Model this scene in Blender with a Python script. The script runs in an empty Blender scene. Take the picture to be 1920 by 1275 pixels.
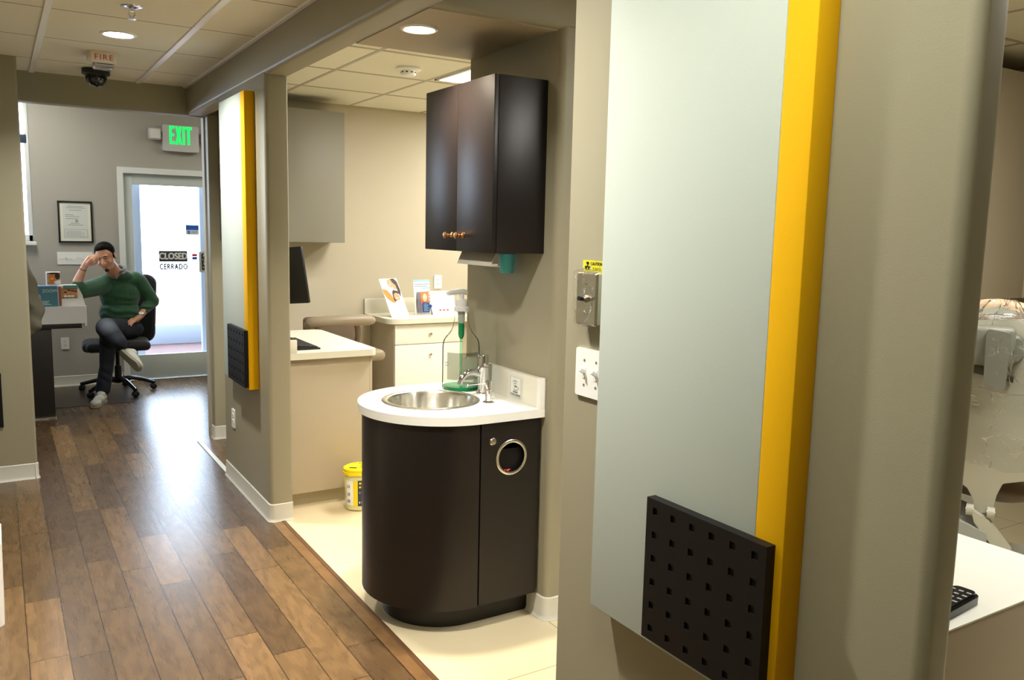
import bpy, bmesh, math, random
from mathutils import Vector, Matrix, noise
random.seed(7)
PI = math.pi
sc = bpy.context.scene
COL = sc.collection
H = 1.6

# ------------------------------------------------------------------ materials
def lin(c):
    return tuple(((v / 255) / 12.92 if v / 255 <= .04045 else ((v / 255 + .055) / 1.055) ** 2.4) for v in c) + (1,)

MATS = {}
def nodes_of(m):
    m.use_nodes = True
    return m.node_tree.nodes, m.node_tree.links
def mat(name, col, rough=.5, metal=0, bump=0, bscale=200, spec=.5, emis=None, estr=0, coat=0, var=0, vscale=3, trans=0, ior=1.45, alpha=1, sheen=0):
    if name in MATS:
        return MATS[name]
    m = bpy.data.materials.new(name)
    n, l = nodes_of(m)
    b = n['Principled BSDF']
    c = lin(col) if isinstance(col, tuple) else col
    b.inputs['Base Color'].default_value = c
    b.inputs['Roughness'].default_value = rough
    b.inputs['Metallic'].default_value = metal
    b.inputs['Specular IOR Level'].default_value = spec
    b.inputs['Coat Weight'].default_value = coat
    b.inputs['Transmission Weight'].default_value = trans
    b.inputs['IOR'].default_value = ior
    b.inputs['Alpha'].default_value = alpha
    b.inputs['Sheen Weight'].default_value = sheen
    tc = n.new('ShaderNodeTexCoord')
    if emis:
        b.inputs['Emission Color'].default_value = lin(emis)
        b.inputs['Emission Strength'].default_value = estr
    if bump:
        t = n.new('ShaderNodeTexNoise'); t.inputs['Scale'].default_value = bscale; t.inputs['Detail'].default_value = 4
        bp = n.new('ShaderNodeBump'); bp.inputs['Strength'].default_value = bump; bp.inputs['Distance'].default_value = .002
        l.new(tc.outputs['Object'], t.inputs['Vector']); l.new(t.outputs['Fac'], bp.inputs['Height']); l.new(bp.outputs['Normal'], b.inputs['Normal'])
    if var:
        t = n.new('ShaderNodeTexNoise'); t.inputs['Scale'].default_value = vscale; t.inputs['Detail'].default_value = 5
        r = n.new('ShaderNodeMapRange'); r.inputs['From Min'].default_value = .3; r.inputs['From Max'].default_value = .7
        r.inputs['To Min'].default_value = 1 - var; r.inputs['To Max'].default_value = 1 + var
        h = n.new('ShaderNodeHueSaturation'); h.inputs['Color'].default_value = c
        l.new(tc.outputs['Object'], t.inputs['Vector']); l.new(t.outputs['Fac'], r.inputs['Value']); l.new(r.outputs['Result'], h.inputs['Value'])
        l.new(h.outputs['Color'], b.inputs['Base Color'])
    MATS[name] = m
    return m

def glass_mat(name, tint=(255, 255, 255), refl=.08, rough=0.0, bump=0, bscale=20):
    """thin pane: mostly transparent with a fresnel reflection"""
    m = bpy.data.materials.new(name); n, l = nodes_of(m)
    for x in list(n): n.remove(x)
    out = n.new('ShaderNodeOutputMaterial'); mix = n.new('ShaderNodeMixShader')
    tr = n.new('ShaderNodeBsdfTransparent'); gl = n.new('ShaderNodeBsdfGlossy'); lw = n.new('ShaderNodeLayerWeight')
    tr.inputs['Color'].default_value = lin(tint); gl.inputs['Roughness'].default_value = rough
    lw.inputs['Blend'].default_value = refl
    l.new(lw.outputs['Fresnel'], mix.inputs[0]); l.new(tr.outputs[0], mix.inputs[1]); l.new(gl.outputs[0], mix.inputs[2])
    if bump:
        tc = n.new('ShaderNodeTexCoord'); t = n.new('ShaderNodeTexNoise'); t.inputs['Scale'].default_value = bscale; t.inputs['Detail'].default_value = 6; t.inputs['Distortion'].default_value = 1.2
        bp = n.new('ShaderNodeBump'); bp.inputs['Strength'].default_value = bump; bp.inputs['Distance'].default_value = .02
        l.new(tc.outputs['Object'], t.inputs['Vector']); l.new(t.outputs['Fac'], bp.inputs['Height']); l.new(bp.outputs['Normal'], gl.inputs['Normal']); l.new(bp.outputs['Normal'], lw.inputs['Normal'])
    l.new(mix.outputs[0], out.inputs[0])
    return m

def emit_mat(name, col, s):
    m = bpy.data.materials.new(name); n, l = nodes_of(m)
    b = n['Principled BSDF']; b.inputs['Base Color'].default_value = lin(col)
    b.inputs['Emission Color'].default_value = lin(col); b.inputs['Emission Strength'].default_value = s
    return m

M_WALL = mat('taupe_wall_paint', (150, 144, 122), .42, bump=.12, bscale=350, spec=.35)
M_WALL2 = mat('cream_wall_paint', (190, 181, 160), .5, bump=.1, bscale=350, spec=.3)
M_SOFF_LIT = mat('bounce_lit_soffit_paint', (168, 154, 128), .5, bump=.1, bscale=350, spec=.3)  # wall paint with warm bounce light mixed into its colour
M_BASE = mat('white_vinyl_baseboard', (205, 203, 192), .4)
M_LAM = mat('white_laminate', (238, 237, 230), .35)
M_LAMB = mat('beige_laminate', (184, 172, 150), .45)
M_LAMW = mat('off_white_laminate', (222, 219, 204), .4)
M_PANEL = mat('pale_panel_fabric', (184, 192, 184), .8, bump=.15, bscale=600, spec=.2)
M_YEL = mat('yellow_panel_fabric', (226, 172, 4), .75, bump=.1, bscale=600, spec=.2)
M_BLK = mat('black_board', (17, 14, 13), .5, spec=.3)
M_BLK2 = mat('black_plastic', (22, 22, 24), .4)
M_ESP = mat('espresso_laminate', (24, 19, 18), .34, bump=.18, bscale=420, spec=.5)
M_CHR = mat('chrome', (225, 225, 228), .08, metal=1)
M_STEEL = mat('brushed_steel', (222, 220, 212), .22, metal=1, bump=.1, bscale=90)
M_BOWL = mat('spun_steel_bowl', (232, 230, 222), .22, metal=1)
_n, _l = M_BOWL.node_tree.nodes, M_BOWL.node_tree.links
_t = _n.new('ShaderNodeTangent'); _t.direction_type = 'RADIAL'; _t.axis = 'Z'
_n['Principled BSDF'].inputs['Anisotropic'].default_value = .85; _n['Principled BSDF'].inputs['Anisotropic Rotation'].default_value = .25; _l.new(_t.outputs[0], _n['Principled BSDF'].inputs['Tangent'])
M_NICK = mat('brushed_nickel', (196, 190, 178), .25, metal=1)
M_BRONZE = mat('antique_brass', (170, 125, 80), .28, metal=1)
M_WHT = mat('white_plastic', (232, 232, 228), .35)
M_TRIM = mat('white_gloss_trim', (222, 224, 222), .35)
M_DOOR = mat('pale_door_paint', (196, 204, 200), .4)
M_GRAY = mat('light_grey_plastic', (188, 190, 178), .4)
M_TAN = mat('tan_vinyl', (148, 134, 114), .4)
M_BROWN = mat('brown_vinyl', (112, 96, 80), .45)
M_PAPER = mat('white_card', (236, 236, 232), .5)

# wood floor: boards run along Y, 0.13 m wide, random lengths
def wood_floor():
    m = bpy.data.materials.new('oak_plank_floor'); n, l = nodes_of(m)
    b = n['Principled BSDF']
    tc = n.new('ShaderNodeTexCoord'); sp = n.new('ShaderNodeSeparateXYZ'); l.new(tc.outputs['Object'], sp.inputs[0])
    def math_(op, a, c=None, d=None):
        k = n.new('ShaderNodeMath'); k.operation = op
        for i, v in enumerate((a, c, d)):
            if v is None: continue
            if isinstance(v, (int, float)): k.inputs[i].default_value = v
            else: l.new(v, k.inputs[i])
        return k.outputs[0]
    u = math_('DIVIDE', math_('SUBTRACT', sp.outputs['X'], .030), .1303)
    row = math_('FLOOR', u); fu = math_('FRACT', u)
    w = math_('ADD', math_('DIVIDE', sp.outputs['Y'], 1.0), math_('MULTIPLY', row, 37.37))
    v1 = n.new('ShaderNodeTexVoronoi'); v1.voronoi_dimensions = '1D'; v1.feature = 'F1'; v1.inputs['Scale'].default_value = 1
    v2 = n.new('ShaderNodeTexVoronoi'); v2.voronoi_dimensions = '1D'; v2.feature = 'DISTANCE_TO_EDGE'; v2.inputs['Scale'].default_value = 1
    l.new(w, v1.inputs['W']); l.new(w, v2.inputs['W'])
    bs = n.new('ShaderNodeSeparateColor'); l.new(v1.outputs['Color'], bs.inputs[0])
    # grain
    cmb = n.new('ShaderNodeCombineXYZ')
    l.new(math_('MULTIPLY', sp.outputs['X'], 1.0), cmb.inputs[0]); l.new(math_('MULTIPLY', sp.outputs['Y'], .10), cmb.inputs[1])
    l.new(math_('MULTIPLY', bs.outputs[0], 31.0), cmb.inputs[2])
    g = n.new('ShaderNodeTexNoise'); g.inputs['Scale'].default_value = 55; g.inputs['Detail'].default_value = 6; g.inputs['Roughness'].default_value = .58; g.inputs['Distortion'].default_value = .25
    l.new(cmb.outputs[0], g.inputs['Vector'])
    cmb2 = n.new('ShaderNodeCombineXYZ')
    l.new(math_('MULTIPLY', sp.outputs['X'], 1.0), cmb2.inputs[0]); l.new(math_('MULTIPLY', sp.outputs['Y'], .28), cmb2.inputs[1])
    l.new(math_('MULTIPLY', bs.outputs[1], 17.0), cmb2.inputs[2])
    g2 = n.new('ShaderNodeTexWave'); g2.wave_type = 'RINGS'; g2.inputs['Scale'].default_value = 9; g2.inputs['Distortion'].default_value = 14; g2.inputs['Detail'].default_value = 3; g2.inputs['Detail Scale'].default_value = 1.3
    l.new(cmb2.outputs[0], g2.inputs['Vector'])
    ramp = n.new('ShaderNodeValToRGB'); e = ramp.color_ramp.elements
    e[0].position = 0; e[0].color = lin((72, 55, 38)); e[1].position = 1; e[1].color = lin((140, 109, 72))
    k = ramp.color_ramp.elements.new(.5); k.color = lin((99, 77, 51))
    tone = math_('ADD', math_('MULTIPLY', bs.outputs[2], .64), math_('MULTIPLY', g.outputs['Fac'], .32))
    l.new(tone, ramp.inputs[0])
    mx = n.new('ShaderNodeMixRGB'); mx.blend_type = 'MULTIPLY'; mx.inputs[0].default_value = .45
    r2 = n.new('ShaderNodeMapRange'); r2.inputs['From Min'].default_value = .25; r2.inputs['From Max'].default_value = .8; r2.inputs['To Min'].default_value = .62; r2.inputs['To Max'].default_value = 1.12
    l.new(g2.outputs['Fac'], r2.inputs['Value'])
    l.new(ramp.outputs['Color'], mx.inputs[1]); l.new(r2.outputs['Result'], mx.inputs[2])
    # seams
    eu = math_('MINIMUM', fu, math_('SUBTRACT', 1.0, fu))
    s1 = math_('LESS_THAN', math_('MULTIPLY', eu, .1303), .0019)
    s2 = math_('LESS_THAN', math_('MULTIPLY', v2.outputs['Distance'], 1.0), .0022)
    seam = math_('MAXIMUM', s1, s2)
    mx2 = n.new('ShaderNodeMixRGB'); mx2.inputs[2].default_value = lin((30, 20, 13))
    l.new(math_('MULTIPLY', seam, .85), mx2.inputs[0]); l.new(mx.outputs[0], mx2.inputs[1])
    l.new(mx2.outputs[0], b.inputs['Base Color'])
    l.new(math_('ADD', math_('MULTIPLY', g.outputs['Fac'], .12), .22), b.inputs['Roughness'])
    bp = n.new('ShaderNodeBump'); bp.inputs['Strength'].default_value = .06; bp.inputs['Distance'].default_value = .002
    hh = math_('SUBTRACT', math_('MULTIPLY', g.outputs['Fac'], .35), seam)
    big = n.new('ShaderNodeTexNoise'); big.inputs['Scale'].default_value = 3.0
    l.new(tc.outputs['Object'], big.inputs['Vector'])
    l.new(math_('ADD', hh, math_('MULTIPLY', bs.outputs[1], .3)), bp.inputs['Height'])
    l.new(bp.outputs['Normal'], b.inputs['Normal'])
    b.inputs['Specular IOR Level'].default_value = .45
    return m
M_WOOD = wood_floor()
M_WOODSTRIP = mat('oak_edge_strip', (118, 88, 56), .3, var=.25, vscale=14)

def tile_mat(name, col, gcol, ox, oy, sx, sy, gap, rough, bump=0, bscale=300, var=.03):
    m = bpy.data.materials.new(name); n, l = nodes_of(m); b = n['Principled BSDF']
    tc = n.new('ShaderNodeTexCoord'); sp = n.new('ShaderNodeSeparateXYZ'); l.new(tc.outputs['Object'], sp.inputs[0])
    outs = []
    for ax, o, s in (('X', ox, sx), ('Y', oy, sy)):
        a = n.new('ShaderNodeMath'); a.operation = 'SUBTRACT'; l.new(sp.outputs[ax], a.inputs[0]); a.inputs[1].default_value = o - gap / 2
        w = n.new('ShaderNodeMath'); w.operation = 'PINGPONG' if False else 'FLOORED_MODULO'; l.new(a.outputs[0], w.inputs[0]); w.inputs[1].default_value = s
        c = n.new('ShaderNodeMath'); c.operation = 'LESS_THAN'; l.new(w.outputs[0], c.inputs[0]); c.inputs[1].default_value = gap
        outs.append(c.outputs[0])
    mxm = n.new('ShaderNodeMath'); mxm.operation = 'MAXIMUM'; l.new(outs[0], mxm.inputs[0]); l.new(outs[1], mxm.inputs[1])
    t = n.new('ShaderNodeTexNoise'); t.inputs['Scale'].default_value = bscale; t.inputs['Detail'].default_value = 6
    l.new(tc.outputs['Object'], t.inputs['Vector'])
    h = n.new('ShaderNodeHueSaturation'); h.inputs['Color'].default_value = lin(col)
    r = n.new('ShaderNodeMapRange'); r.inputs['From Min'].default_value = .3; r.inputs['From Max'].default_value = .7; r.inputs['To Min'].default_value = 1 - var; r.inputs['To Max'].default_value = 1 + var
    l.new(t.outputs['Fac'], r.inputs['Value']); l.new(r.outputs['Result'], h.inputs['Value'])
    mx = n.new('ShaderNodeMixRGB'); l.new(mxm.outputs[0], mx.inputs[0]); l.new(h.outputs['Color'], mx.inputs[1]); mx.inputs[2].default_value = lin(gcol)
    l.new(mx.outputs[0], b.inputs['Base Color']); b.inputs['Roughness'].default_value = rough
    if bump:
        bp = n.new('ShaderNodeBump'); bp.inputs['Strength'].default_value = bump; bp.inputs['Distance'].default_value = .003
        l.new(t.outputs['Fac'], bp.inputs['Height']); l.new(bp.outputs['Normal'], b.inputs['Normal'])
    return m
M_TILE = tile_mat('cream_floor_tile', (214, 200, 166), (150, 136, 108), 1.872, 2.387, .61, 1.285, .004, .22, var=.035, bscale=3)
M_CEIL = tile_mat('acoustic_ceiling_tile', (228, 223, 210), (112, 98, 78), 500.0, 3.055, 900.0, .70, .009, .95, bump=.5, bscale=260, var=.10)
M_CEIL2 = tile_mat('white_acoustic_tile', (226, 222, 205), (150, 144, 126), 500.0, 500.0, 900, 900, .006, .95, bump=.4, bscale=260, var=.05)

# ------------------------------------------------------------------ mesh helpers
def tf(bm, verts, M): bmesh.ops.transform(bm, matrix=M, verts=verts)
def box(bm, x0, x1, y0, y1, z0, z1, bev=0, seg=2, M=None):
    r = bmesh.ops.create_cube(bm, size=1)
    vs = r['verts']
    tf(bm, vs, Matrix.Translation(((x0 + x1) / 2, (y0 + y1) / 2, (z0 + z1) / 2)) @ Matrix.Diagonal((abs(x1 - x0), abs(y1 - y0), abs(z1 - z0), 1)))
    if bev:
        es = set(e for v in vs for e in v.link_edges)
        o = bmesh.ops.bevel(bm, geom=list(es), offset=bev, segments=seg, profile=.5, affect='EDGES')
        vs = list(set(o['verts']) | set(v for v in vs if v.is_valid))
    if M is not None: tf(bm, [v for v in vs if v.is_valid], M)
    return vs
def cyl(bm, p0, p1, r0, r1=None, seg=32, cap=True):
    p0 = Vector(p0); p1 = Vector(p1); r1 = r0 if r1 is None else r1
    d = p1 - p0
    o = bmesh.ops.create_cone(bm, cap_ends=cap, cap_tris=False, segments=seg, radius1=r0, radius2=r1, depth=d.length)
    tf(bm, o['verts'], Matrix.Translation((p0 + p1) / 2) @ d.to_track_quat('Z', 'Y').to_matrix().to_4x4())
    return o['verts']
def ball(bm, c, r, seg=20, rot=None):
    o = bmesh.ops.create_uvsphere(bm, u_segments=seg, v_segments=max(8, seg * 2 // 3), radius=1)
    s = r if isinstance(r, (tuple, list)) else (r, r, r)
    M = Matrix.Translation(c) @ (rot.to_4x4() if rot is not None else Matrix.Identity(4)) @ Matrix.Diagonal((*s, 1))
    tf(bm, o['verts'], M)
    return o['verts']
def lathe(bm, prof, c=(0, 0, 0), seg=40, M=None):
    """prof: list of (r, z); revolve about the vertical through c"""
    rings = []
    allv = []
    for r, z in prof:
        if r < 1e-5:
            v = bm.verts.new((c[0], c[1], c[2] + z)); rings.append([v]); allv.append(v)
        else:
            ring = [bm.verts.new((c[0] + r * math.cos(2 * PI * i / seg), c[1] + r * math.sin(2 * PI * i / seg), c[2] + z)) for i in range(seg)]
            rings.append(ring); allv += ring
    for a, b in zip(rings, rings[1:]):
        for i in range(seg):
            j = (i + 1) % seg
            if len(a) == 1 and len(b) == 1: continue
            if len(a) == 1: bm.faces.new((a[0], b[j], b[i]))
            elif len(b) == 1: bm.faces.new((a[i], a[j], b[0]))
            else: bm.faces.new((a[i], a[j], b[j], b[i]))
    if M is not None: tf(bm, allv, M)
    return allv
def tube(bm, pts, rad, seg=12, cap=True):
    """swept tube through pts; rad scalar or list"""
    pts = [Vector(p) for p in pts]; n = len(pts)
    rs = rad if isinstance(rad, (list, tuple)) else [rad] * n
    rings = []; prev = None
    for i, p in enumerate(pts):
        t = (pts[min(i + 1, n - 1)] - pts[max(i - 1, 0)]).normalized()
        if prev is None:
            u = t.orthogonal().normalized()
        else:
            u = (prev - t * prev.dot(t)).normalized()
        prev = u; w = t.cross(u)
        rings.append([bm.verts.new(p + (u * math.cos(2 * PI * k / seg) + w * math.sin(2 * PI * k / seg)) * rs[i]) for k in range(seg)])
    for a, b in zip(rings, rings[1:]):
        for k in range(seg):
            j = (k + 1) % seg
            bm.faces.new((a[k], a[j], b[j], b[k]))
    if cap:
        bm.faces.new(list(reversed(rings[0]))); bm.faces.new(rings[-1])
    return [v for r in rings for v in r]
def smooth_path(pts, n=6):
    """catmull-rom"""
    P = [Vector(p) for p in pts]; P = [P[0]] + P + [P[-1]]; out = []
    for i in range(1, len(P) - 2):
        for k in range(n):
            t = k / n
            a, b, c, d = P[i - 1], P[i], P[i + 1], P[i + 2]
            out.append(.5 * ((2 * b) + (-a + c) * t + (2 * a - 5 * b + 4 * c - d) * t * t + (-a + 3 * b - 3 * c + d) * t ** 3))
    out.append(P[-2]); return out
def prism(bm, pts, z0, z1, axis='Z', M=None):
    """extrude polygon pts (2D) along an axis"""
    def mk(a, b, h):
        return {'Z': (a, b, h), 'Y': (a, h, b), 'X': (h, a, b)}[axis]
    lo = [bm.verts.new(mk(a, b, z0)) for a, b in pts]; hi = [bm.verts.new(mk(a, b, z1)) for a, b in pts]
    n = len(pts)
    bm.faces.new(lo[::-1]); bm.faces.new(hi)
    for i in range(n):
        j = (i + 1) % n; bm.faces.new((lo[i], lo[j], hi[j], hi[i]))
    vs = lo + hi
    if M is not None: tf(bm, vs, M)
    return vs
def rpoly(pts, rad, seg=6):
    """round the corners of a polygon: rad list per corner"""
    out = []; n = len(pts)
    for i, p in enumerate(pts):
        r = rad[i] if isinstance(rad, (list, tuple)) else rad
        p = Vector(p).to_2d() if len(p) == 2 else Vector(p)
        if not r: out.append((p.x, p.y)); continue
        a = Vector(pts[i - 1]); b = Vector(pts[(i + 1) % n])
        da = (a - p).normalized(); db = (b - p).normalized()
        ang = da.angle(db); t = r / math.tan(ang / 2)
        s = p + da * t; e = p + db * t
        c = p + (da + db).normalized() * (r / math.sin(ang / 2))
        a0 = math.atan2(s.y - c.y, s.x - c.x); a1 = math.atan2(e.y - c.y, e.x - c.x)
        d = (a1 - a0 + PI) % (2 * PI) - PI
        for k in range(seg + 1):
            q = a0 + d * k / seg; out.append((c.x + r * math.cos(q), c.y + r * math.sin(q)))
    return out
def rrect(x0, x1, y0, y1, r, seg=5): return rpoly([(x0, y0), (x1, y0), (x1, y1), (x0, y1)], r, seg)

def BM(): return bmesh.new()
def setp(o, label=None, cat=None, group=None, kind=None):
    if label: o['label'] = label
    if cat: o['category'] = cat
    if group: o['group'] = group
    if kind: o['kind'] = kind
    return o
WM = {}
def obj(name, bm, m, parent=None, smooth=True, ang=35, **kw):
    """links ONE mesh object; bm is in world coordinates, converted to the parent's frame"""
    bmesh.ops.recalc_face_normals(bm, faces=bm.faces)
    me = bpy.data.meshes.new(name)
    bm.to_mesh(me); bm.free()
    if smooth:
        me.shade_smooth()
        try: me.set_sharp_from_angle(angle=math.radians(ang))
        except Exception: pass
    o = bpy.data.objects.new(name, me); COL.objects.link(o)
    if isinstance(m, (list, tuple)):
        for x in m: me.materials.append(x)
    else: me.materials.append(m)
    root = Matrix.Identity(4)
    if parent is not None:
        me.transform(WM[parent.name].inverted()); o.parent = parent; root = WM[parent.name]
    WM[o.name] = root.copy()
    setp(o, **kw)
    return o
def single(name, bm, m, loc, label, cat, group=None, **kw):
    """a thing that is one mesh, its origin moved to loc"""
    o = obj(name, bm, m, None, **kw)
    o.data.transform(Matrix.Translation(-Vector(loc))); o.location = loc; WM[o.name] = Matrix.Translation(loc)
    return setp(o, label, cat, group)
def thing(name, label, cat, loc=(0, 0, 0), rotz=0, group=None):
    o = bpy.data.objects.new(name, None); COL.objects.link(o)
    o.empty_display_size = .05
    o.location = loc; o.rotation_euler = (0, 0, rotz)
    WM[o.name] = Matrix.Translation(loc) @ Matrix.Rotation(rotz, 4, 'Z')
    return setp(o, label, cat, group)
def struct(name, bm, m, parent=None, **kw):
    o = obj(name, bm, m, parent, **kw)
    if parent is None: o['kind'] = 'structure'
    return o
def text(s, size, M, name, m, parent, depth=.0008, bold=0, sx=1, align='CENTER', spacing=1, thick=0):
    """flat lettering; M places it (text lies in local XY, reads along +X, faces +Z)"""
    c = bpy.data.curves.new(name, 'FONT'); c.body = s; c.size = size; c.extrude = depth; c.offset = bold
    c.align_x = align; c.align_y = 'CENTER'; c.space_character = spacing; c.resolution_u = 3
    t = bpy.data.objects.new('tmp', c); COL.objects.link(t)
    dg = bpy.context.evaluated_depsgraph_get(); me = bpy.data.meshes.new_from_object(t.evaluated_get(dg))
    bpy.data.objects.remove(t); bpy.data.curves.remove(c)
    bm = BM(); bm.from_mesh(me); bpy.data.meshes.remove(me)
    if thick:
        base = bpy.data.meshes.new('tmp'); bm.to_mesh(base)
        for k_, (dx_, dy_) in enumerate(((thick, 0), (-thick, 0), (0, thick * .6), (0, -thick * .6))):
            n0 = len(bm.verts); bm.from_mesh(base); bm.verts.ensure_lookup_table()
            for v in bm.verts[n0:]: v.co += Vector((dx_, dy_, .0001 * (k_ + 1)))
        bpy.data.meshes.remove(base)
    tf(bm, bm.verts, M @ Matrix.Diagonal((sx, 1, 1, 1)))
    return obj(name, bm, m, parent, smooth=False)
def face_y(x, y, z): # text frame facing -Y
    return Matrix.Translation((x, y, z)) @ Matrix.Rotation(PI / 2, 4, 'X')
def face_x(x, y, z): # text frame facing -X, reading towards -Y
    return Matrix.Translation((x, y, z)) @ Matrix.Rotation(-PI / 2, 4, 'Z') @ Matrix.Rotation(PI / 2, 4, 'X')

# ------------------------------------------------------------------ camera
cam_d = bpy.data.cameras.new('camera'); cam = bpy.data.objects.new('camera', cam_d); COL.objects.link(cam)
f_px, yaw, pitch, roll = 1565.13, math.radians(31.7245), math.radians(7.4597), math.radians(1.2750)
fw0 = Vector((math.sin(yaw), math.cos(yaw), 0)); rt0 = Vector((math.cos(yaw), -math.sin(yaw), 0))
fw = fw0 * math.cos(pitch) + Vector((0, 0, -math.sin(pitch))); up = rt0.cross(fw)
rt = rt0 * math.cos(roll) + up * math.sin(roll); upp = -rt0 * math.sin(roll) + up * math.cos(roll)
R = Matrix((rt, upp, -fw)).transposed()
cam.matrix_world = Matrix.Translation((0, 0, H)) @ R.to_4x4()
cam_d.sensor_width = 36; cam_d.lens = f_px / 1920 * 36; cam_d.clip_start = .02; cam_d.clip_end = 200
sc.camera = cam

# ================================================================== SETTING
# --- floors
b = BM(); box(b, -2.2, 1.205, -3.2, 6.5, -.06, 0); box(b, -2.2, 4.6, 6.5, 9.1, -.06, 0); box(b, 1.205, 2.4, 5.38, 6.5, -.06, 0)
struct('floor', b, M_WOOD, smooth=False)
b = BM(); box(b, 1.205, 1.27, -3.2, 4.39, -.06, .001)
struct('trim_1', b, M_WOODSTRIP, smooth=False)
b = BM(); box(b, 1.27, 6.2, -3.2, 5.38, -.06, 0); box(b, 2.4, 6.2, 5.38, 6.5, -.06, 0)
struct('floor_tiled', b, M_TILE, smooth=False)
b = BM(); box(b, 1.255, 1.275, -3.2, 4.385, 0, .004, .0015); struct('trim_2', b, mat('dark_oak_edge', (92, 64, 38), .4), smooth=False)
b = BM(); box(b, 1.2, 1.23, 5.40, 6.35, 0, .006, .002); struct('trim_3', b, M_TRIM, smooth=False)
# --- ceilings
b = BM(); box(b, -2.2, 1.26, -3.2, 6.44, 2.55, 2.62); struct('ceiling', b, M_CEIL, smooth=False)
b = BM(); box(b, 1.26, 6.2, -3.2, 6.5, 2.55, 2.62); struct('ceiling_treatment', b, M_CEIL2, smooth=False)
b = BM(); box(b, -2.2, 4.6, 6.44, 9.3, 2.95, 3.02); struct('ceiling_reception', b, M_CEIL2, smooth=False)
M_TBAR = mat('white_ceiling_grid', (240, 240, 242), .25)
b = BM()
for x in (-.39, .25, .886): box(b, x - .016, x + .016, -3.2, 6.40, 2.542, 2.551, .002, 1)
box(b, 1.176, 1.2, -3.2, 6.40, 2.540, 2.551, .002, 1)
struct('trim_4', b, M_TBAR, smooth=False)
M_TBAR2 = mat('grey_ceiling_grid', (176, 170, 152), .5)
b = BM()
for i in range(8): x = 1.82 + .61 * i; box(b, x - .011, x + .011, -2, 6.44, 2.5475, 2.551)
for i in range(-3, 4):
    y = 4.36 + .695 * i; box(b, 1.32, 6.1, y - .011, y + .011, 2.5470, 2.551)
struct('trim_5', b, M_TBAR2, smooth=False)
# --- walls
r = .022
b = BM(); prism(b, rpoly([(1.2, .70), (1.278, .70), (1.278, 1.69), (1.2, 1.69)], [r, r, .008, .008]), 0, 2.56)
struct('wall_right', b, M_WALL)
b = BM(); prism(b, rpoly([(1.2, 4.385), (1.32, 4.385), (1.32, 5.42), (1.2, 5.42)], [r, .01, r, r]), 0, 2.37)
struct('wall_right_far', b, M_WALL)
b = BM(); prism(b, rpoly([(1.2, 2.36), (1.32, 2.36), (1.32, 2.62), (1.2, 2.62)], [r, .004, 0, 0]), -3.2, 6.42, axis='Y')
struct('wall_right_header', b, M_WALL)
b = BM(); prism(b, rpoly([(2.70, 2.36), (3.42, 2.36), (3.42, 2.62), (2.70, 2.62)], [.022, .004, 0, 0]), 1.316, 6.1, axis='X')
struct('wall_soffit', b, M_WALL)
b = BM(); box(b, 1.318, 1.861, 2.724, 3.417, 2.3565, 2.361); struct('soffit_lit_sheet', b, M_SOFF_LIT, smooth=False)  # thin sheet under the soffit, carries the painted bounce light
b = BM(); prism(b, rpoly([(1.86, 2.70), (6.1, 2.70), (6.1, 3.42), (1.86, 3.42)], [.03, 0, 0, .008]), 0, 2.37)
struct('wall_sink', b, M_WALL)
b = BM(); box(b, 1.32, 6.1, 6.44, 6.52, 0, 2.62); struct('wall_treatment_back', b, M_WALL2)
b = BM(); box(b, 5.9, 6.0, -3.2, 2.7, 0, 2.6); struct('wall_treatment_right', b, M_WALL)
b = BM(); box(b, 5.9, 6.0, 3.42, 6.5, 0, 2.6); struct('wall_treatment_side', b, M_WALL2)
b = BM(); prism(b, rpoly([(1.33, 6.35), (1.62, 6.35), (1.62, 6.44), (1.33, 6.44)], [.012, 0, 0, .012]), 0, 2.37)
struct('wall_passage', b, M_WALL)
b = BM(); prism(b, rpoly([(6.37, 2.36), (6.50, 2.36), (6.50, 3.0), (6.37, 3.0)], [.012, .012, 0, 0]), -2.2, 1.62, axis='X')
box(b, 1.62, 4.6, 6.455, 6.50, 2.36, 3.0)
struct('wall_beam', b, M_WALL)
b = BM(); prism(b, rpoly([(-2.2, 5.85), (.156, 5.85), (.156, 5.98), (-2.2, 5.98)], [0, .016, .016, 0]), 0, 2.56)
struct('wall_left_far', b, M_WALL)
b = BM(); box(b, -.55, -.45, -3.2, 5.85, 0, 2.56); struct('wall_left', b, M_WALL)
b = BM(); box(b, -2.2, 6.2, -3.3, -3.2, 0, 2.6); struct('wall_behind', b, M_WALL)
b = BM(); box(b, -2.3, -2.2, 5.98, 9.2, 0, 3.02); struct('wall_reception_left', b, M_WALL)
b = BM(); box(b, 4.6, 4.7, 6.4, 9.2, 0, 3.02); struct('wall_reception_right', b, M_WALL)
b = BM(); box(b, .31, 1.05, 9.1, 9.25, 0, 3.02); box(b, 1.05, 2.02, 9.1, 9.25, 2.12, 3.02); box(b, 2.02, 4.6, 9.1, 9.25, 0, 3.02)
box(b, -2.2, .31, 9.1, 9.25, 0, 1.40); box(b, -2.2, .31, 9.1, 9.25, 2.75, 3.02)
struct('wall_back', b, mat('taupe_reception_paint', (170, 166, 156), .45, bump=.1, bscale=350, spec=.3), smooth=False)

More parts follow.
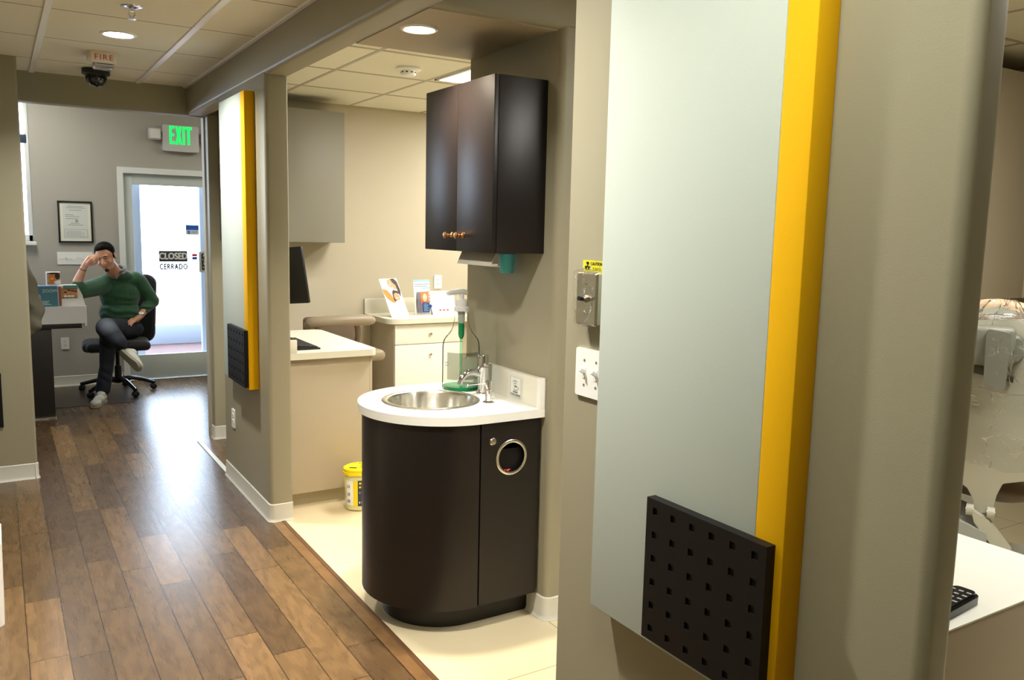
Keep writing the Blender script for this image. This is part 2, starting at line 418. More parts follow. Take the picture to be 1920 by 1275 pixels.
# --- baseboards: vinyl cove base following a path
def baseboard(name, path, h=.10, t=.006, toe=.014):
    prof = [(0, 0), (toe, 0), (toe, .003), (t + .004, .008), (t, .02), (t, h - .004), (t * .5, h), (0, h)]
    b = BM(); rings = []
    P = [Vector((x, y)) for x, y in path]
    for i, p in enumerate(P):
        d0 = (P[i] - P[i - 1]).normalized() if i else (P[1] - P[0]).normalized()
        d1 = (P[i + 1] - P[i]).normalized() if i < len(P) - 1 else d0
        n0 = Vector((d0.y, -d0.x)); n1 = Vector((d1.y, -d1.x)); nn = (n0 + n1).normalized(); s = 1 / max(.5, nn.dot(n0))
        rings.append([b.verts.new((p.x + nn.x * o * s, p.y + nn.y * o * s, z)) for o, z in prof])
    k = len(prof)
    for a, c in zip(rings, rings[1:]):
        for i in range(k):
            j = (i + 1) % k; b.faces.new((a[i], a[j], c[j], c[i]))
    b.faces.new(rings[0][::-1]); b.faces.new(rings[-1])
    return struct(name, b, M_BASE)
def arc(cx, cy, r, a0, a1, n=5): return [(cx + r * math.cos(math.radians(a0 + (a1 - a0) * i / n)), cy + r * math.sin(math.radians(a0 + (a1 - a0) * i / n))) for i in range(n + 1)]
# n = (dy,-dx): to have normal -X go towards -Y ; normal -Y go towards +X
baseboard('baseboard_right_far', [(1.2, 5.40)] + arc(1.222, 4.407, .022, 180, 270) + [(1.32, 4.385)])
baseboard('baseboard_right', [(1.2, 1.68)] + arc(1.222, .722, .022, 180, 270) + [(1.27, .70)])
baseboard('baseboard_sink', [(1.86, 2.836)] + arc(1.89, 2.73, .03, 180, 270) + [(5.88, 2.70)])
baseboard('baseboard_left', [(-.45, 5.85), (.14, 5.85)] + arc(.14, 5.866, .016, -90, 0, 3))
baseboard('baseboard_passage', [(1.33, 6.43)] + arc(1.342, 6.362, .012, 180, 270, 3) + [(1.62, 6.35)])
baseboard('baseboard_back', [(-.8, 9.1), (1.04, 9.1)])
baseboard('baseboard_treatment', [(1.63, 6.44), (2.6, 6.44)])

# --- reception window
root = thing('window_1', None, None, (-.7, 9.17, 1.40)); root['kind'] = 'structure'
b = BM()
for z0, z1 in ((1.40, 1.46), (2.70, 2.75)): box(b, -2.2, .31, 9.13, 9.20, z0, z1, .004)
for x in (-2.19, -.95, .272): box(b, x, x + .036, 9.13, 9.20, 1.40, 2.75, .004)
obj('window_frame', b, M_TRIM, root)
b = BM(); box(b, -2.2, .29, 9.12, 9.21, 2.31, 2.385, .004); obj('mullion', b, mat('dark_blue_metal', (52, 66, 88), .4), root)
b = BM(); box(b, -2.2, .33, 9.03, 9.13, 1.365, 1.40, .006); obj('window_sill', b, M_TRIM, root)
M_GLASS = glass_mat('window_glass')
b = BM(); box(b, -2.17, .28, 9.163, 9.169, 1.45, 2.71); obj('pane', b, M_GLASS, root)

# --- entrance door
dr = thing('door_1', None, None, (1.53, 9.1, 0)); dr['kind'] = 'structure'
b = BM()
prism(b, [(1.04, 0), (1.095, 0), (1.095, 2.078), (1.965, 2.078), (1.965, 0), (2.03, 0), (2.03, 2.135), (1.04, 2.135)], 9.075, 9.2, axis='Y')
obj('door_frame', b, M_TRIM, dr, smooth=False)
b = BM()
box(b, 1.0955, 1.178, 9.12, 9.165, .012, 2.0775, .002); box(b, 1.875, 1.9645, 9.12, 9.165, .012, 2.0775, .002)
box(b, 1.17, 1.88, 9.121, 9.164, .012, .262, .002); box(b, 1.17, 1.88, 9.121, 9.164, 1.972, 2.0775, .002)
obj('door_leaf', b, M_DOOR, dr)
b = BM(); box(b, 1.175, 1.878, 9.14, 9.146, .26, 1.975); obj('pane', b, M_GLASS, dr)
b = BM(); box(b, 1.10, 1.96, 9.09, 9.118, 0, .012, .003); obj('threshold', b, M_STEEL, dr)
b = BM(); prism(b, rrect(1.790, 1.862, 1.10, 1.315, .015), 9.095, 9.12, axis='Y'); ph = obj('push_plate', b, M_GRAY, dr)
b = BM(); prism(b, rrect(1.815, 1.855, 1.125, 1.295, .006), 9.090, 9.096, axis='Y'); pp = obj('push_label', b, M_BLK2, ph)
for i, ch in enumerate('PUSH'): text(ch, .036, face_y(1.835, 9.0885, 1.270 - i * .040), 'lettering', M_WHT, ph)
b = BM()
for z in (.93, .99): box(b, 1.89, 1.94, 9.10, 9.125, z, z + .05, .005)
obj('lock', b, M_STEEL, dr)
M_SIGN = mat('dark_slate_vinyl', (50, 58, 68), .5)
b = BM(); prism(b, rrect(1.408, 1.682, 1.208, 1.318, .008), 9.134, 9.1385, axis='Y'); cs = obj('closed_decal', b, M_SIGN, dr, label='dark closed decal on the door glass')
text('CLOSED', .092, face_y(1.545, 9.1325, 1.262), 'lettering', M_WHT, cs, sx=.80, thick=.005)
text('CERRADO', .082, face_y(1.546, 9.1330, 1.155), 'cerrado_lettering', M_SIGN, dr, sx=.62, depth=.001, spacing=1.22, thick=.0055)
b = BM(); box(b, 1.675, 1.80, 9.135, 9.139, 1.535, 1.585); st = obj('blue_sticker', b, mat('sticker_blue', (28, 92, 190), .5), dr)
b = BM(); box(b, 1.675, 1.80, 9.135, 9.139, 1.485, 1.535); s2 = obj('white_sticker', b, mat('sticker_pale', (210, 218, 232), .5), dr)
b = BM(); box(b, 1.69, 1.715, 9.1335, 9.1345, 1.493, 1.528); box(b, 1.73, 1.79, 9.1335, 9.1345, 1.518, 1.522); box(b, 1.73, 1.78, 9.1335, 9.1345, 1.505, 1.509); obj('print', b, mat('sticker_ink', (90, 130, 190), .5), s2)
b = BM(); box(b, 1.728, 1.778, 9.135, 9.139, 1.262, 1.29); cc = obj('card_sticker', b, mat('sticker_red', (190, 60, 80), .5), dr)
b = BM(); box(b, 1.728, 1.778, 9.135, 9.139, 1.228, 1.258); obj('card_sticker', b, mat('sticker_navy', (60, 70, 150), .5), dr)

# --- outside the door and window
b = BM(); box(b, -12, 14, 9.25, 30, -.08, -.02)
struct('ground', b, tile_mat('outdoor_brick_paving', (96, 68, 64), (90, 76, 72), 0, 9.3, .5, .25, .02, .8, var=.12, bscale=6), smooth=False)
b = BM(); box(b, -6, 10, 11.9, 12.05, -.02, .24, .01); box(b, 3.4, 3.5, 9.25, 12, -.02, 2.6, .01)
box(b, 1.05, 1.30, 9.50, 9.58, -.02, 2.4, .01); box(b, 1.885, 2.1, 9.50, 9.58, -.02, 2.4, .01)
struct('wall_outside', b, mat('pale_blue_grey_stucco', (164, 172, 184), .9))

# ================================================================== CEILING FITTINGS
def downlight(x, y, z, label, rr=.085, col=(255, 244, 225), s=40, power=30, group=None, spread=140, pcol=(1, .93, .82)):
    t = thing('downlight', label, 'ceiling light', (x, y, z), 0, group)
    b = BM(); lathe(b, [(rr * .78, .02), (rr * .80, -.003), (rr * .86, -.006), (rr, -.004), (rr + .004, .001), (rr * .8, .022)], (x, y, z), 36)
    obj('trim_ring', b, M_WHT, t)
    b = BM(); lathe(b, [(0, 0.0), (rr * .5, .0008), (rr * .79, .0035)], (x, y, z - .004), 36)
    obj('lens', b, emit_mat('lamp_lens', col, s), t)
    L = bpy.data.lights.new('lamp', 'AREA'); L.shape = 'DISK'; L.size = rr * 1.5; L.energy = power; L.color = pcol; L.spread = math.radians(spread)
    lo = bpy.data.objects.new('lamp', L); COL.objects.link(lo); lo.location = (x, y, z - .012)
    return t
downlight(.588, 4.84, 2.55, 'round downlight glaring in the hallway ceiling between the sprinkler and the fire strobe', s=30, power=22, col=(240, 250, 255), pcol=(1, .97, .90))
downlight(.588, 2.05, 2.55, 'round hallway downlight nearest above the sink opening, overhead', s=30, power=26, pcol=(1, .96, .88))

downlight(1.42, 3.02, 2.3565, 'small warm recessed lamp in the soffit above the round sink', rr=.072, col=(255, 226, 190), s=22, power=20, pcol=(1, .84, .64), spread=118)
def troffer(x0, x1, y0, y1, z, label, power, col=(1, .975, .91)):
    t = thing('fluorescent_panel', label, 'ceiling light', ((x0 + x1) / 2, (y0 + y1) / 2, z))
    b = BM()
    box(b, x0, x1, y0, y0 + .022, z - .006, z + .01); box(b, x0, x1, y1 - .022, y1, z - .006, z + .01)
    box(b, x0, x0 + .022, y0, y1, z - .006, z + .01); box(b, x1 - .022, x1, y0, y1, z - .006, z + .01)
    obj('frame', b, M_TRIM, t, smooth=False)
    b = BM(); box(b, x0 + .02, x1 - .02, y0 + .02, y1 - .02, z - .003, z + .004); obj('diffuser', b, emit_mat('diffuser_glow', (255, 252, 240), 9), t, smooth=False)
    L = bpy.data.lights.new('tube', 'AREA'); L.shape = 'RECTANGLE'; L.size = x1 - x0 - .06; L.size_y = y1 - y0 - .06; L.energy = power; L.color = col
    lo = bpy.data.objects.new('tube', L); COL.objects.link(lo); lo.location = ((x0 + x1) / 2, (y0 + y1) / 2, z - .008)
troffer(2.442, 3.05, 3.665, 4.96, 2.546, 'bright fluorescent panel in the ceiling behind the dark upper cabinet', 34, (1, .975, .92))
troffer(3.66, 4.27, 5.06, 6.3, 2.546, 'fluorescent ceiling panel over the far side of the treatment room', 20)
troffer(2.44, 3.05, .2, 1.56, 2.546, 'fluorescent ceiling panel over the dental chair in the near room', 24)
troffer(-.2, .4, 7.4, 8.6, 2.945, 'fluorescent ceiling panel over the reception desk', 4)
troffer(.27, .87, .45, 1.05, 2.546, 'added unseen fill panel in the hallway ceiling above the viewer', 5, (.93, 1, .87))  # unseen fill light, added to brighten the near walls and panel
troffer(2.6, 3.2, 7.2, 8.4, 2.945, 'fluorescent ceiling panel at the right side of the reception', 4)

# sprinkler
t = thing('fire_sprinkler', 'chrome pendant sprinkler head in the hallway ceiling', 'sprinkler', (.566, 4.19, 2.55))
b = BM(); lathe(b, [(.02, -.002), (.032, -.004), (.045, -.002), (.047, .001)], (.566, 4.19, 2.55), 32); obj('escutcheon', b, M_CHR, t)
b = BM(); cyl(b, (.566, 4.19, 2.55), (.566, 4.19, 2.528), .010); tube(b, [(.556, 4.19, 2.53), (.553, 4.19, 2.515), (.566, 4.19, 2.498)], .0025, 8); tube(b, [(.576, 4.19, 2.53), (.579, 4.19, 2.515), (.566, 4.19, 2.498)], .0025, 8)
obj('frame', b, M_CHR, t)
b = BM(); cyl(b, (.566, 4.19, 2.497), (.566, 4.19, 2.494), .018, seg=24); obj('deflector', b, M_CHR, t)
# fire strobe
t = thing('fire_alarm_strobe', 'white ceiling fire alarm strobe lettered FIRE', 'fire alarm', (.567, 5.44, 2.55))
b = BM(); prism(b, rrect(.495, .645, 5.36, 5.52, .02), 2.515, 2.552); obj('housing', b, mat('cream_alarm_plastic', (226, 214, 196), .4), t)
text('FIRE', .042, face_y(.570, 5.356, 2.515) , 'lettering', mat('fire_red', (200, 70, 50), .5), t, sx=1.05, spacing=1.25)
b = BM(); box(b, .505, .635, 5.357, 5.36, 2.485, 2.545, .001); obj('front_panel', b, MATS['cream_alarm_plastic'], t)
b = BM(); box(b, .52, .625, 5.365, 5.50, 2.462, 2.514, .016, 3); obj('strobe_lens', b, mat('clear_strobe_lens', (235, 238, 240), .05, trans=.85, ior=1.45), t)
# dome camera
t = thing('dome_camera', 'black dome security camera on the hallway ceiling beside the beam', 'security camera', (.592, 6.02, 2.55))
b = BM(); lathe(b, [(0, .001), (.080, .001), (.082, -.03), (.074, -.036), (0, -.036)], (.592, 6.02, 2.55), 36); obj('base', b, M_BLK2, t)
b = BM(); lathe(b, [(.062, -.034), (.062, -.055), (.055, -.078), (.038, -.098), (.018, -.107), (0, -.109)], (.592, 6.02, 2.55), 32); obj('dome', b, mat('smoked_dome', (12, 13, 15), .06, spec=.8), t)
# smoke detector
t = thing('smoke_detector', 'white round smoke detector on the treatment room ceiling', 'smoke detector', (2.150, 4.72, 2.55))
b = BM(); lathe(b, [(0, .001), (.072, .001), (.074, -.012), (.066, -.018), (.048, -.020), (0, -.02)], (2.150, 4.72, 2.55), 36); obj('base', b, M_WHT, t)
b = BM(); lathe(b, [(.046, -.019), (.047, -.034), (.040, -.046), (.022, -.050), (0, -.050)], (2.150, 4.72, 2.55), 32); obj('sensor_head', b, M_WHT, t)
b = BM()
for k in range(10):
    a = 2 * PI * k / 10; box(b, -.006, .006, -.0485, -.0455, -.034, -.027, M=Matrix.Translation((2.150, 4.72, 2.55)) @ Matrix.Rotation(a, 4, 'Z'))
obj('vent', b, M_BLK2, t)
# ================================================================== more helpers
def plate_hole(bm, outline, hc, hr, z0, z1, axis='Z', n=64):
    """plate between z0 and z1 with a round hole; outline must be star-shaped about the hole centre"""
    def mk(a, b, h): return {'Z': (a, b, h), 'Y': (a, h, b), 'X': (h, a, b)}[axis]
    O = [Vector(p) for p in outline]; hc = Vector(hc)
    angs = sorted(set([2 * PI * i / n for i in range(n)] + [math.atan2((p - hc).y, (p - hc).x) % (2 * PI) for p in O]))
    out = []
    for a in angs:
        d = Vector((math.cos(a), math.sin(a))); best = None
        for i in range(len(O)):
            p, q = O[i - 1], O[i]; e = q - p
            den = d.x * e.y - d.y * e.x
            if abs(den) < 1e-9: continue
            t = ((p.x - hc.x) * e.y - (p.y - hc.y) * e.x) / den
            s = ((p.x - hc.x) * d.y - (p.y - hc.y) * d.x) / den
            if t > 0 and -1e-6 <= s <= 1 + 1e-6 and (best is None or t > best): best = t
        out.append((hc + d * best, hc + d * hr))
    V = [[bm.verts.new(mk(*o, z)) for o in (p[0],) for z in (z0, z1)] + [bm.verts.new(mk(*p[1], z)) for z in (z0, z1)] for p in out]
    for i in range(len(V)):
        a, c = V[i - 1], V[i]
        bm.faces.new((a[1], c[1], c[3], a[3])); bm.faces.new((a[0], a[2], c[2], c[0]))
        bm.faces.new((a[0], c[0], c[1], a[1])); bm.faces.new((a[2], a[3], c[3], c[2]))
def ring(bm, c, r0, r1, h, axis, seg=48, prof=None):
    """flat ring; c centre; axis a unit vector; stands h out of the plane"""
    p = prof or [(r0, 0), (r0, h * .6), (r0 + (r1 - r0) * .3, h), (r0 + (r1 - r0) * .7, h), (r1, h * .4), (r1, 0), (r0, 0)]
    M = Matrix.Translation(c) @ Vector(axis).to_track_quat('Z', 'Y').to_matrix().to_4x4()
    return lathe(bm, p, seg=seg, M=M)
def axM(c, axis): return Matrix.Translation(c) @ Vector(axis).to_track_quat('Z', 'Y').to_matrix().to_4x4()
def duplex_outlet(c, axis, label, screw=True, rot=0):
    """standard duplex outlet; c centre on the wall, axis the outward normal (-X or -Y)"""
    t = thing('wall_outlet', label, 'electrical outlet', c)
    F = Matrix.Translation(c) @ (Matrix.Rotation(-PI / 2, 4, 'Z') if axis == 'X' else Matrix.Identity(4))  # local: x along the wall, -y out
    b = BM(); prism(b, rrect(-.036, .036, -.058, .058, .004), -.006, 0, axis='Y', M=F); obj('cover_plate', b, M_WHT, t)
    for s in (-1, 1):
        b = BM(); prism(b, rrect(-.017, .017, s * .0195 - .0145, s * .0195 + .0145, .008), -.0085, -.005, axis='Y', M=F)
        k = obj('socket', b, M_WHT, t)
        b = BM()
        for dx in (-.0065, .0065): box(b, dx - .0012, dx + .0012, -.0092, -.008, s * .0195 - .001, s * .0195 + .008, M=F)
        cyl(b, F @ Vector((0, -.0092, s * .0195 - .008)), F @ Vector((0, -.008, s * .0195 - .008)), .0024, seg=10)
        obj('slots', b, M_BLK2, k)
    return t

# ================================================================== WALL PANELS
def pit_board(b, x0, x1, y0, y1, z0, z1, n=6, hw=.0075, depth=.005, M=None, axis='X'):
    """slab whose -X face (at x0) has an n x n grid of square pits"""
    def lines(a0, a1):
        out = [a0]; s = (a1 - a0) / n
        for i in range(n):
            c = a0 + s * (i + .5); out += [c - hw, c + hw]
        return out + [a1]
    ys, zs = lines(y0, y1), lines(z0, z1); front = {}; vs = []
    def vert(x, y, z):
        k = (round(x, 5), round(y, 5), round(z, 5))
        if k not in front: front[k] = b.verts.new((x, y, z)); vs.append(front[k])
        return front[k]
    for i in range(len(ys) - 1):
        for j in range(len(zs) - 1):
            q = [(ys[i], zs[j]), (ys[i + 1], zs[j]), (ys[i + 1], zs[j + 1]), (ys[i], zs[j + 1])]
            if i % 2 == 1 and j % 2 == 1:
                b.faces.new([vert(x0 + depth, *p) for p in q])
                for k in range(4):
                    p, r_ = q[k], q[(k + 1) % 4]
                    b.faces.new((vert(x0, *p), vert(x0, *r_), vert(x0 + depth, *r_), vert(x0 + depth, *p)))
            else: b.faces.new([vert(x0, *p) for p in q])
    # sides and back
    for i in range(len(ys) - 1):
        b.faces.new((vert(x0, ys[i], z0), vert(x0, ys[i + 1], z0), vert(x1, ys[i + 1], z0), vert(x1, ys[i], z0)))
        b.faces.new((vert(x0, ys[i], z1), vert(x0, ys[i + 1], z1), vert(x1, ys[i + 1], z1), vert(x1, ys[i], z1)))
    for j in range(len(zs) - 1):
        b.faces.new((vert(x0, y0, zs[j]), vert(x0, y0, zs[j + 1]), vert(x1, y0, zs[j + 1]), vert(x1, y0, zs[j])))
        b.faces.new((vert(x0, y1, zs[j]), vert(x0, y1, zs[j + 1]), vert(x1, y1, zs[j + 1]), vert(x1, y1, zs[j])))
    b.faces.new([vert(x1, y, z0) for y in ys] + [vert(x1, y1, z) for z in zs[1:]] + [vert(x1, y, z1) for y in ys[::-1][1:]] + [vert(x1, y0, z) for z in zs[::-1][1:-1]])
    if M is not None: tf(b, vs, M)
def wall_panel(y0, y1, ys, z0, z1, by0, by1, bz0, bz1, label):
    t = thing('acoustic_wall_panel', label, 'wall panel', (1.2, (y0 + y1) / 2, z0), 0, 'tall two-tone panels hung on the hallway wall')
    b = BM(); box(b, 1.147, 1.2, ys, y1, z0, z1, .0025); obj('white_panel', b, M_PANEL, t, label='pale grey-white fabric field')
    b = BM(); box(b, 1.147, 1.2, y0, ys, z0, z1, .0025); obj('yellow_edge', b, M_YEL, t, label='golden yellow edge strip')
    b = BM(); pit_board(b, 1.125, 1.147, by0, by1, bz0, bz1); obj('black_square', b, M_BLK, t, smooth=False, label='black square pad with a grid of small pits')
wall_panel(.938, 1.482, 1.003, .735, 2.31, .955, 1.273, .757, 1.060, 'large pale panel with yellow edge and black pitted square, nearest the viewer')
wall_panel(4.585, 5.165, 4.665, .700, 2.30, 4.592, 4.975, .712, 1.028, 'narrow-looking pale panel with yellow edge farther down the hallway wall, above the outlet')
t = thing('pitted_wall_square', 'black pitted square on the left hallway wall, cut by the photo edge', 'wall panel', (-.18, 5.85, .35))
b = BM(); pit_board(b, -.012, 0, -.17, .17, -.165, .165, M=Matrix.Translation((-.182, 5.85, .512)) @ Matrix.Rotation(PI / 2, 4, 'Z') @ Matrix.Translation((0, 0, 0)))
obj('black_square', b, M_BLK, t, smooth=False)

duplex_outlet((1.2, 5.183, .415), 'X', 'white duplex outlet low on the hallway wall under the far panel')
duplex_outlet((3.218, 6.44, 1.15), 'Y', 'white duplex outlet on the cream wall above the desk calendar')
duplex_outlet((.527, 9.1, .42), 'Y', 'white duplex outlet low on the reception wall behind the office chair')

# light switches (two-gang) on the near wall
t = thing('light_switch_plate', 'white double toggle switch plate left of the big panel', 'light switch', (1.2, 1.573, 1.265))
b = BM(); prism(b, rrect(1.514, 1.631, 1.207, 1.323, .005), 1.193, 1.2, axis='X'); obj('cover_plate', b, M_WHT, t)
for y in (1.5955, 1.5495):
    b = BM(); prism(b, rrect(y - .006, y + .006, 1.252, 1.278, .001), 1.1915, 1.1935, axis='X')
    box(b, 1.176, 1.1925, y - .0042, y + .0042, 1.262, 1.272, .002, M=Matrix.Translation((1.192, y, 1.265)) @ Matrix.Rotation(math.radians(28), 4, 'Y') @ Matrix.Translation((-1.192, -y, -1.265)))
    obj('toggle', b, M_WHT, t)
    for z in (1.235, 1.295):
        b = BM(); lathe(b, [(0, .0015), (.0032, .001), (.0036, 0)], seg=12, M=axM((1.193, y, z), (-1, 0, 0))); obj('screw', b, M_NICK, t)
# x-ray exposure switch
t = thing('exposure_switch', 'stainless x-ray exposure switch box wrapped in clear film, above the light switches', 'x-ray switch', (1.2, 1.567, 1.445))
b = BM(); box(b, 1.172, 1.2, 1.532, 1.606, 1.386, 1.506, .003); obj('back_box', b, mat('ivory_plastic', (206, 202, 180), .4), t)
b = BM(); prism(b, rrect(1.526, 1.606, 1.384, 1.508, .003), 1.168, 1.173, axis='X')
for v in b.verts:
    if v.co.x < 1.170: v.co.y = 1.566 + (v.co.y - 1.566) * .90; v.co.z = 1.446 + (v.co.z - 1.446) * .94
obj('steel_cover', b, M_STEEL, t)
b = BM(); cyl(b, (1.168, 1.565, 1.446), (1.163, 1.565, 1.446), .0085, seg=6); cyl(b, (1.165, 1.565, 1.446), (1.158, 1.565, 1.446), .006, seg=20); obj('collar_nut', b, M_NICK, t)
b = BM(); cyl(b, (1.160, 1.565, 1.446), (1.146, 1.565, 1.448), .0048, .0052, seg=18); obj('push_button', b, M_BLK2, t)
for z in (1.412, 1.482):
    b = BM(); lathe(b, [(0, .002), (.003, .0014), (.0036, 0)], seg=12, M=axM((1.168, 1.566, z), (-1, 0, 0))); obj('screw', b, M_NICK, t)
b = BM(); N = 22
G = [[None] * N for _ in range(N)]
for i in range(N):
    for j in range(N):
        y = 1.513 + .125 * i / (N - 1); z = 1.372 + .15 * j / (N - 1)
        inn = 1.52 < y < 1.612 and 1.38 < z < 1.512
        x = (1.160 if inn else 1.190) + .006 * noise.noise(Vector((y * 60, z * 60, 3)))
        G[i][j] = b.verts.new((x, y + .004 * noise.noise(Vector((z * 40, y * 30, 9))), z + .004 * noise.noise(Vector((y * 40, z * 30, 5)))))
for i in range(N - 1):
    for j in range(N - 1): b.faces.new((G[i][j], G[i + 1][j], G[i + 1][j + 1], G[i][j + 1]))
obj('clear_film', b, glass_mat('crinkled_film', (252, 252, 252), .05, .06, .35, 45), t, label='crinkled clear protective film')
t = thing('caution_label', 'yellow caution x-ray sticker on the wall above the steel exposure switch', 'sticker', (1.2, 1.58, 1.52))
b = BM(); prism(b, rrect(1.540, 1.622, 1.507, 1.534, .001), 1.1985, 1.2, axis='X'); obj('yellow_label', b, mat('caution_yellow', (206, 196, 30), .5), t)
b = BM()
C0 = Vector((1.1975, 1.603, 1.5205))
lathe(b, [(0, .0006), (.0022, .0006), (.0022, 0)], seg=16, M=axM(C0, (-1, 0, 0)))
for k in range(3):
    a0 = math.radians(90 + 120 * k - 30)
    pts = [(C0.y + rr * math.cos(a), C0.z + rr * math.sin(a)) for rr, aa in ((.0035, (0, 1, 2, 3, 4)), (.0105, (4, 3, 2, 1, 0))) for a in [a0 + math.radians(15 * q) for q in aa]]
    prism(b, pts, 1.1972, 1.198, axis='X')
obj('trefoil_symbol', b, M_BLK2, t, smooth=False)
text('CAUTION', .0105, face_x(1.1978, 1.568, 1.5265), 'lettering', M_BLK2, t, depth=.0003)
text('X-RAY', .0105, face_x(1.1978, 1.568, 1.5140), 'lettering', M_BLK2, t, depth=.0003)

# ================================================================== SINK ALCOVE
CX, CY = 1.565, 3.085
def dshape(rad, xr, n=28):
    """straight sides from the wall (x = xr), half circle towards the hallway"""
    return [(xr, CY - rad)] + [(CX + rad * math.cos(a), CY + rad * math.sin(a)) for a in [math.radians(270 - 180 * i / n) for i in range(n + 1)]] + [(xr, CY + rad)]
t = thing('sink_cabinet', 'dark espresso sink cabinet with rounded end and chrome-ringed waste hole', 'cabinet', (CX, CY, 0))
b = BM(); prism(b, dshape(.245, 1.855), 0, .125); obj('toe_kick', b, M_ESP, t)
b = BM(); prism(b, dshape(.312, 1.858), .112, .735); obj('carcass', b, M_BLK, t)
b = BM(); n = 36
outer = [(CX + .002, CY - .33)] + [(CX + .33 * math.cos(a), CY + .33 * math.sin(a)) for a in [math.radians(270 - 180 * i / n) for i in range(n + 1)]] + [(1.86, CY + .33)]
inner = [(1.86, CY + .313)] + [(CX + .313 * math.cos(a), CY + .313 * math.sin(a)) for a in [math.radians(90 + 180 * i / n) for i in range(n + 1)]] + [(CX + .002, CY - .313)]
prism(b, outer + inner, .105, .853); obj('curved_panel', b, M_ESP, t)
dz = .704; dx = 1.713
b = BM(); plate_hole(b, [(1.574, .109), (1.845, .109), (1.845, .850), (1.574, .850)], (dx, dz), .062, CY - .33, CY - .313, axis='Y')
d = obj('door', b, M_ESP, t, smooth=True)
b = BM(); ring(b, (dx, CY - .33, dz), .060, .0725, .004, (0, -1, 0)); obj('chrome_ring', b, M_STEEL, d, label='polished steel ring round the waste hole')
b = BM(); lathe(b, [(.0608, 0), (.0608, -.11)], seg=40, M=axM((dx, CY - .331, dz), (0, -1, 0))); lathe(b, [(.0612, -.11), (0, -.112)], seg=40, M=axM((dx, CY - .331, dz), (0, -1, 0)))
obj('waste_chute', b, mat('black_steel', (24, 22, 22), .25, metal=.6), d)
b = BM(); lathe(b, [(.004, 0), (.005, .010), (.009, .015), (.0145, .019), (.0155, .025), (.011, .029), (0, .030)], seg=28, M=axM((1.612, CY - .33, .784), (0, -1, 0))); obj('knob', b, M_NICK, d)
b = BM()
o = bmesh.ops.create_grid(b, x_segments=8, y_segments=8, size=.019)
for v in b.verts: v.co = Vector((v.co.x * 1.1, v.co.y, .008 * noise.noise(v.co * 90) + .002 - 6 * (.019 - abs(v.co.x)) * 0))
tf(b, b.verts, Matrix.Translation((dx - .012, CY - .300, dz - .050)) @ Matrix.Rotation(.5, 4, 'X'))
bmesh.ops.solidify(b, geom=b.faces[:], thickness=.001)
single('red_wrapper', b, mat('red_wrapper', (214, 58, 44), .35), (dx - .012, CY - .30, dz - .052), 'small red wrapper lying inside the round waste hole of the sink cabinet', 'wrapper')

t = thing('countertop', 'white rounded laminate countertop on the dark sink cabinet', 'countertop', (CX, CY, .855))
b = BM(); plate_hole(b, dshape(.347, 1.858, 40), (1.519, 3.092), .186, .856, .891, n=80)
obj('top_slab', b, M_LAM, t)
b = BM(); prism(b, rpoly([(1.836, CY - .345), (1.859, CY - .345), (1.859, CY + .333), (1.836, CY + .333)], [.003, 0, 0, .003]), .8915, 1.012)
obj('backsplash', b, M_LAMW, t)
b = BM(); prism(b, rpoly([(1.832, CY - .347), (1.859, CY - .347), (1.859, CY - .318), (1.832, CY - .318)], .003), .8915, 1.014)
obj('end_cap', b, M_LAM, t)
SC = (1.519, 3.092, .891)
t = thing('sink_basin', 'round stainless steel drop-in sink in the white countertop', 'sink', SC)
b = BM(); lathe(b, [(.186, .0005), (.204, .0012), (.205, .003), (.200, .0055), (.188, .0062), (.180, .003), (.176, -.004)], SC, 72); obj('rim', b, M_STEEL, t)
b = BM(); lathe(b, [(.177, -.002), (.170, -.03), (.163, -.09), (.150, -.125), (.118, -.142), (.05, -.150), (.030, -.152)], SC, 72); obj('bowl', b, M_BOWL, t)
b = BM(); lathe(b, [(.034, -.149), (.034, -.151), (.024, -.153), (.022, -.158), (0, -.158)], SC, 36); obj('drain', b, M_CHR, t)

F0 = Vector((1.782, 3.118, .891))
t = thing('sink_faucet', 'chrome single-lever faucet behind the round sink', 'faucet', F0)
b = BM(); lathe(b, [(0, 0), (.028, 0), (.028, .005), (.0245, .008), (.0245, .118), (.0250, .119), (.0235, .121), (0, .121)], F0, 36); obj('body', b, M_CHR, t)
b = BM(); lathe(b, [(0, .123), (.0245, .123), (.0245, .168), (.0225, .173), (0, .174)], F0, 36)
hd = obj('handle_cap', b, M_CHR, t)
b = BM(); prism(b, rpoly([(-.092, -.006), (.0, -.009), (.0, .009), (-.092, .006)], [.004, 0, 0, .004]), 0, .007, M=Matrix.Translation(F0 + Vector((0, 0, .158))) @ Matrix.Rotation(math.radians(8), 4, 'Z') @ Matrix.Rotation(math.radians(3), 4, 'Y')); obj('lever', b, M_CHR, hd)
b = BM(); sp = smooth_path([F0 + Vector((-.015, 0, .085)), F0 + Vector((-.05, -.002, .098)), F0 + Vector((-.085, -.004, .094)), F0 + Vector((-.108, -.005, .074)), F0 + Vector((-.117, -.005, .050))], 6)
tube(b, sp, [.0150 - .0022 * i / (len(sp) - 1) for i in range(len(sp))], 18); obj('spout', b, M_CHR, t)
D0 = Vector((1.706, 2.936, .891))
t = thing('soap_dispenser', 'small chrome pump tap on the counter nearer than the main faucet', 'soap dispenser', D0)
b = BM(); lathe(b, [(0, 0), (.024, 0), (.0245, .004), (.019, .008), (.0125, .010), (.0125, .052), (.0148, .055), (.0142, .060), (0, .060)], D0, 30); obj('base', b, M_CHR, t)
b = BM(); lathe(b, [(0, .060), (.0148, .060), (.0155, .086), (.015, .093), (0, .095)], D0, 30); obj('pump_head', b, M_CHR, t)
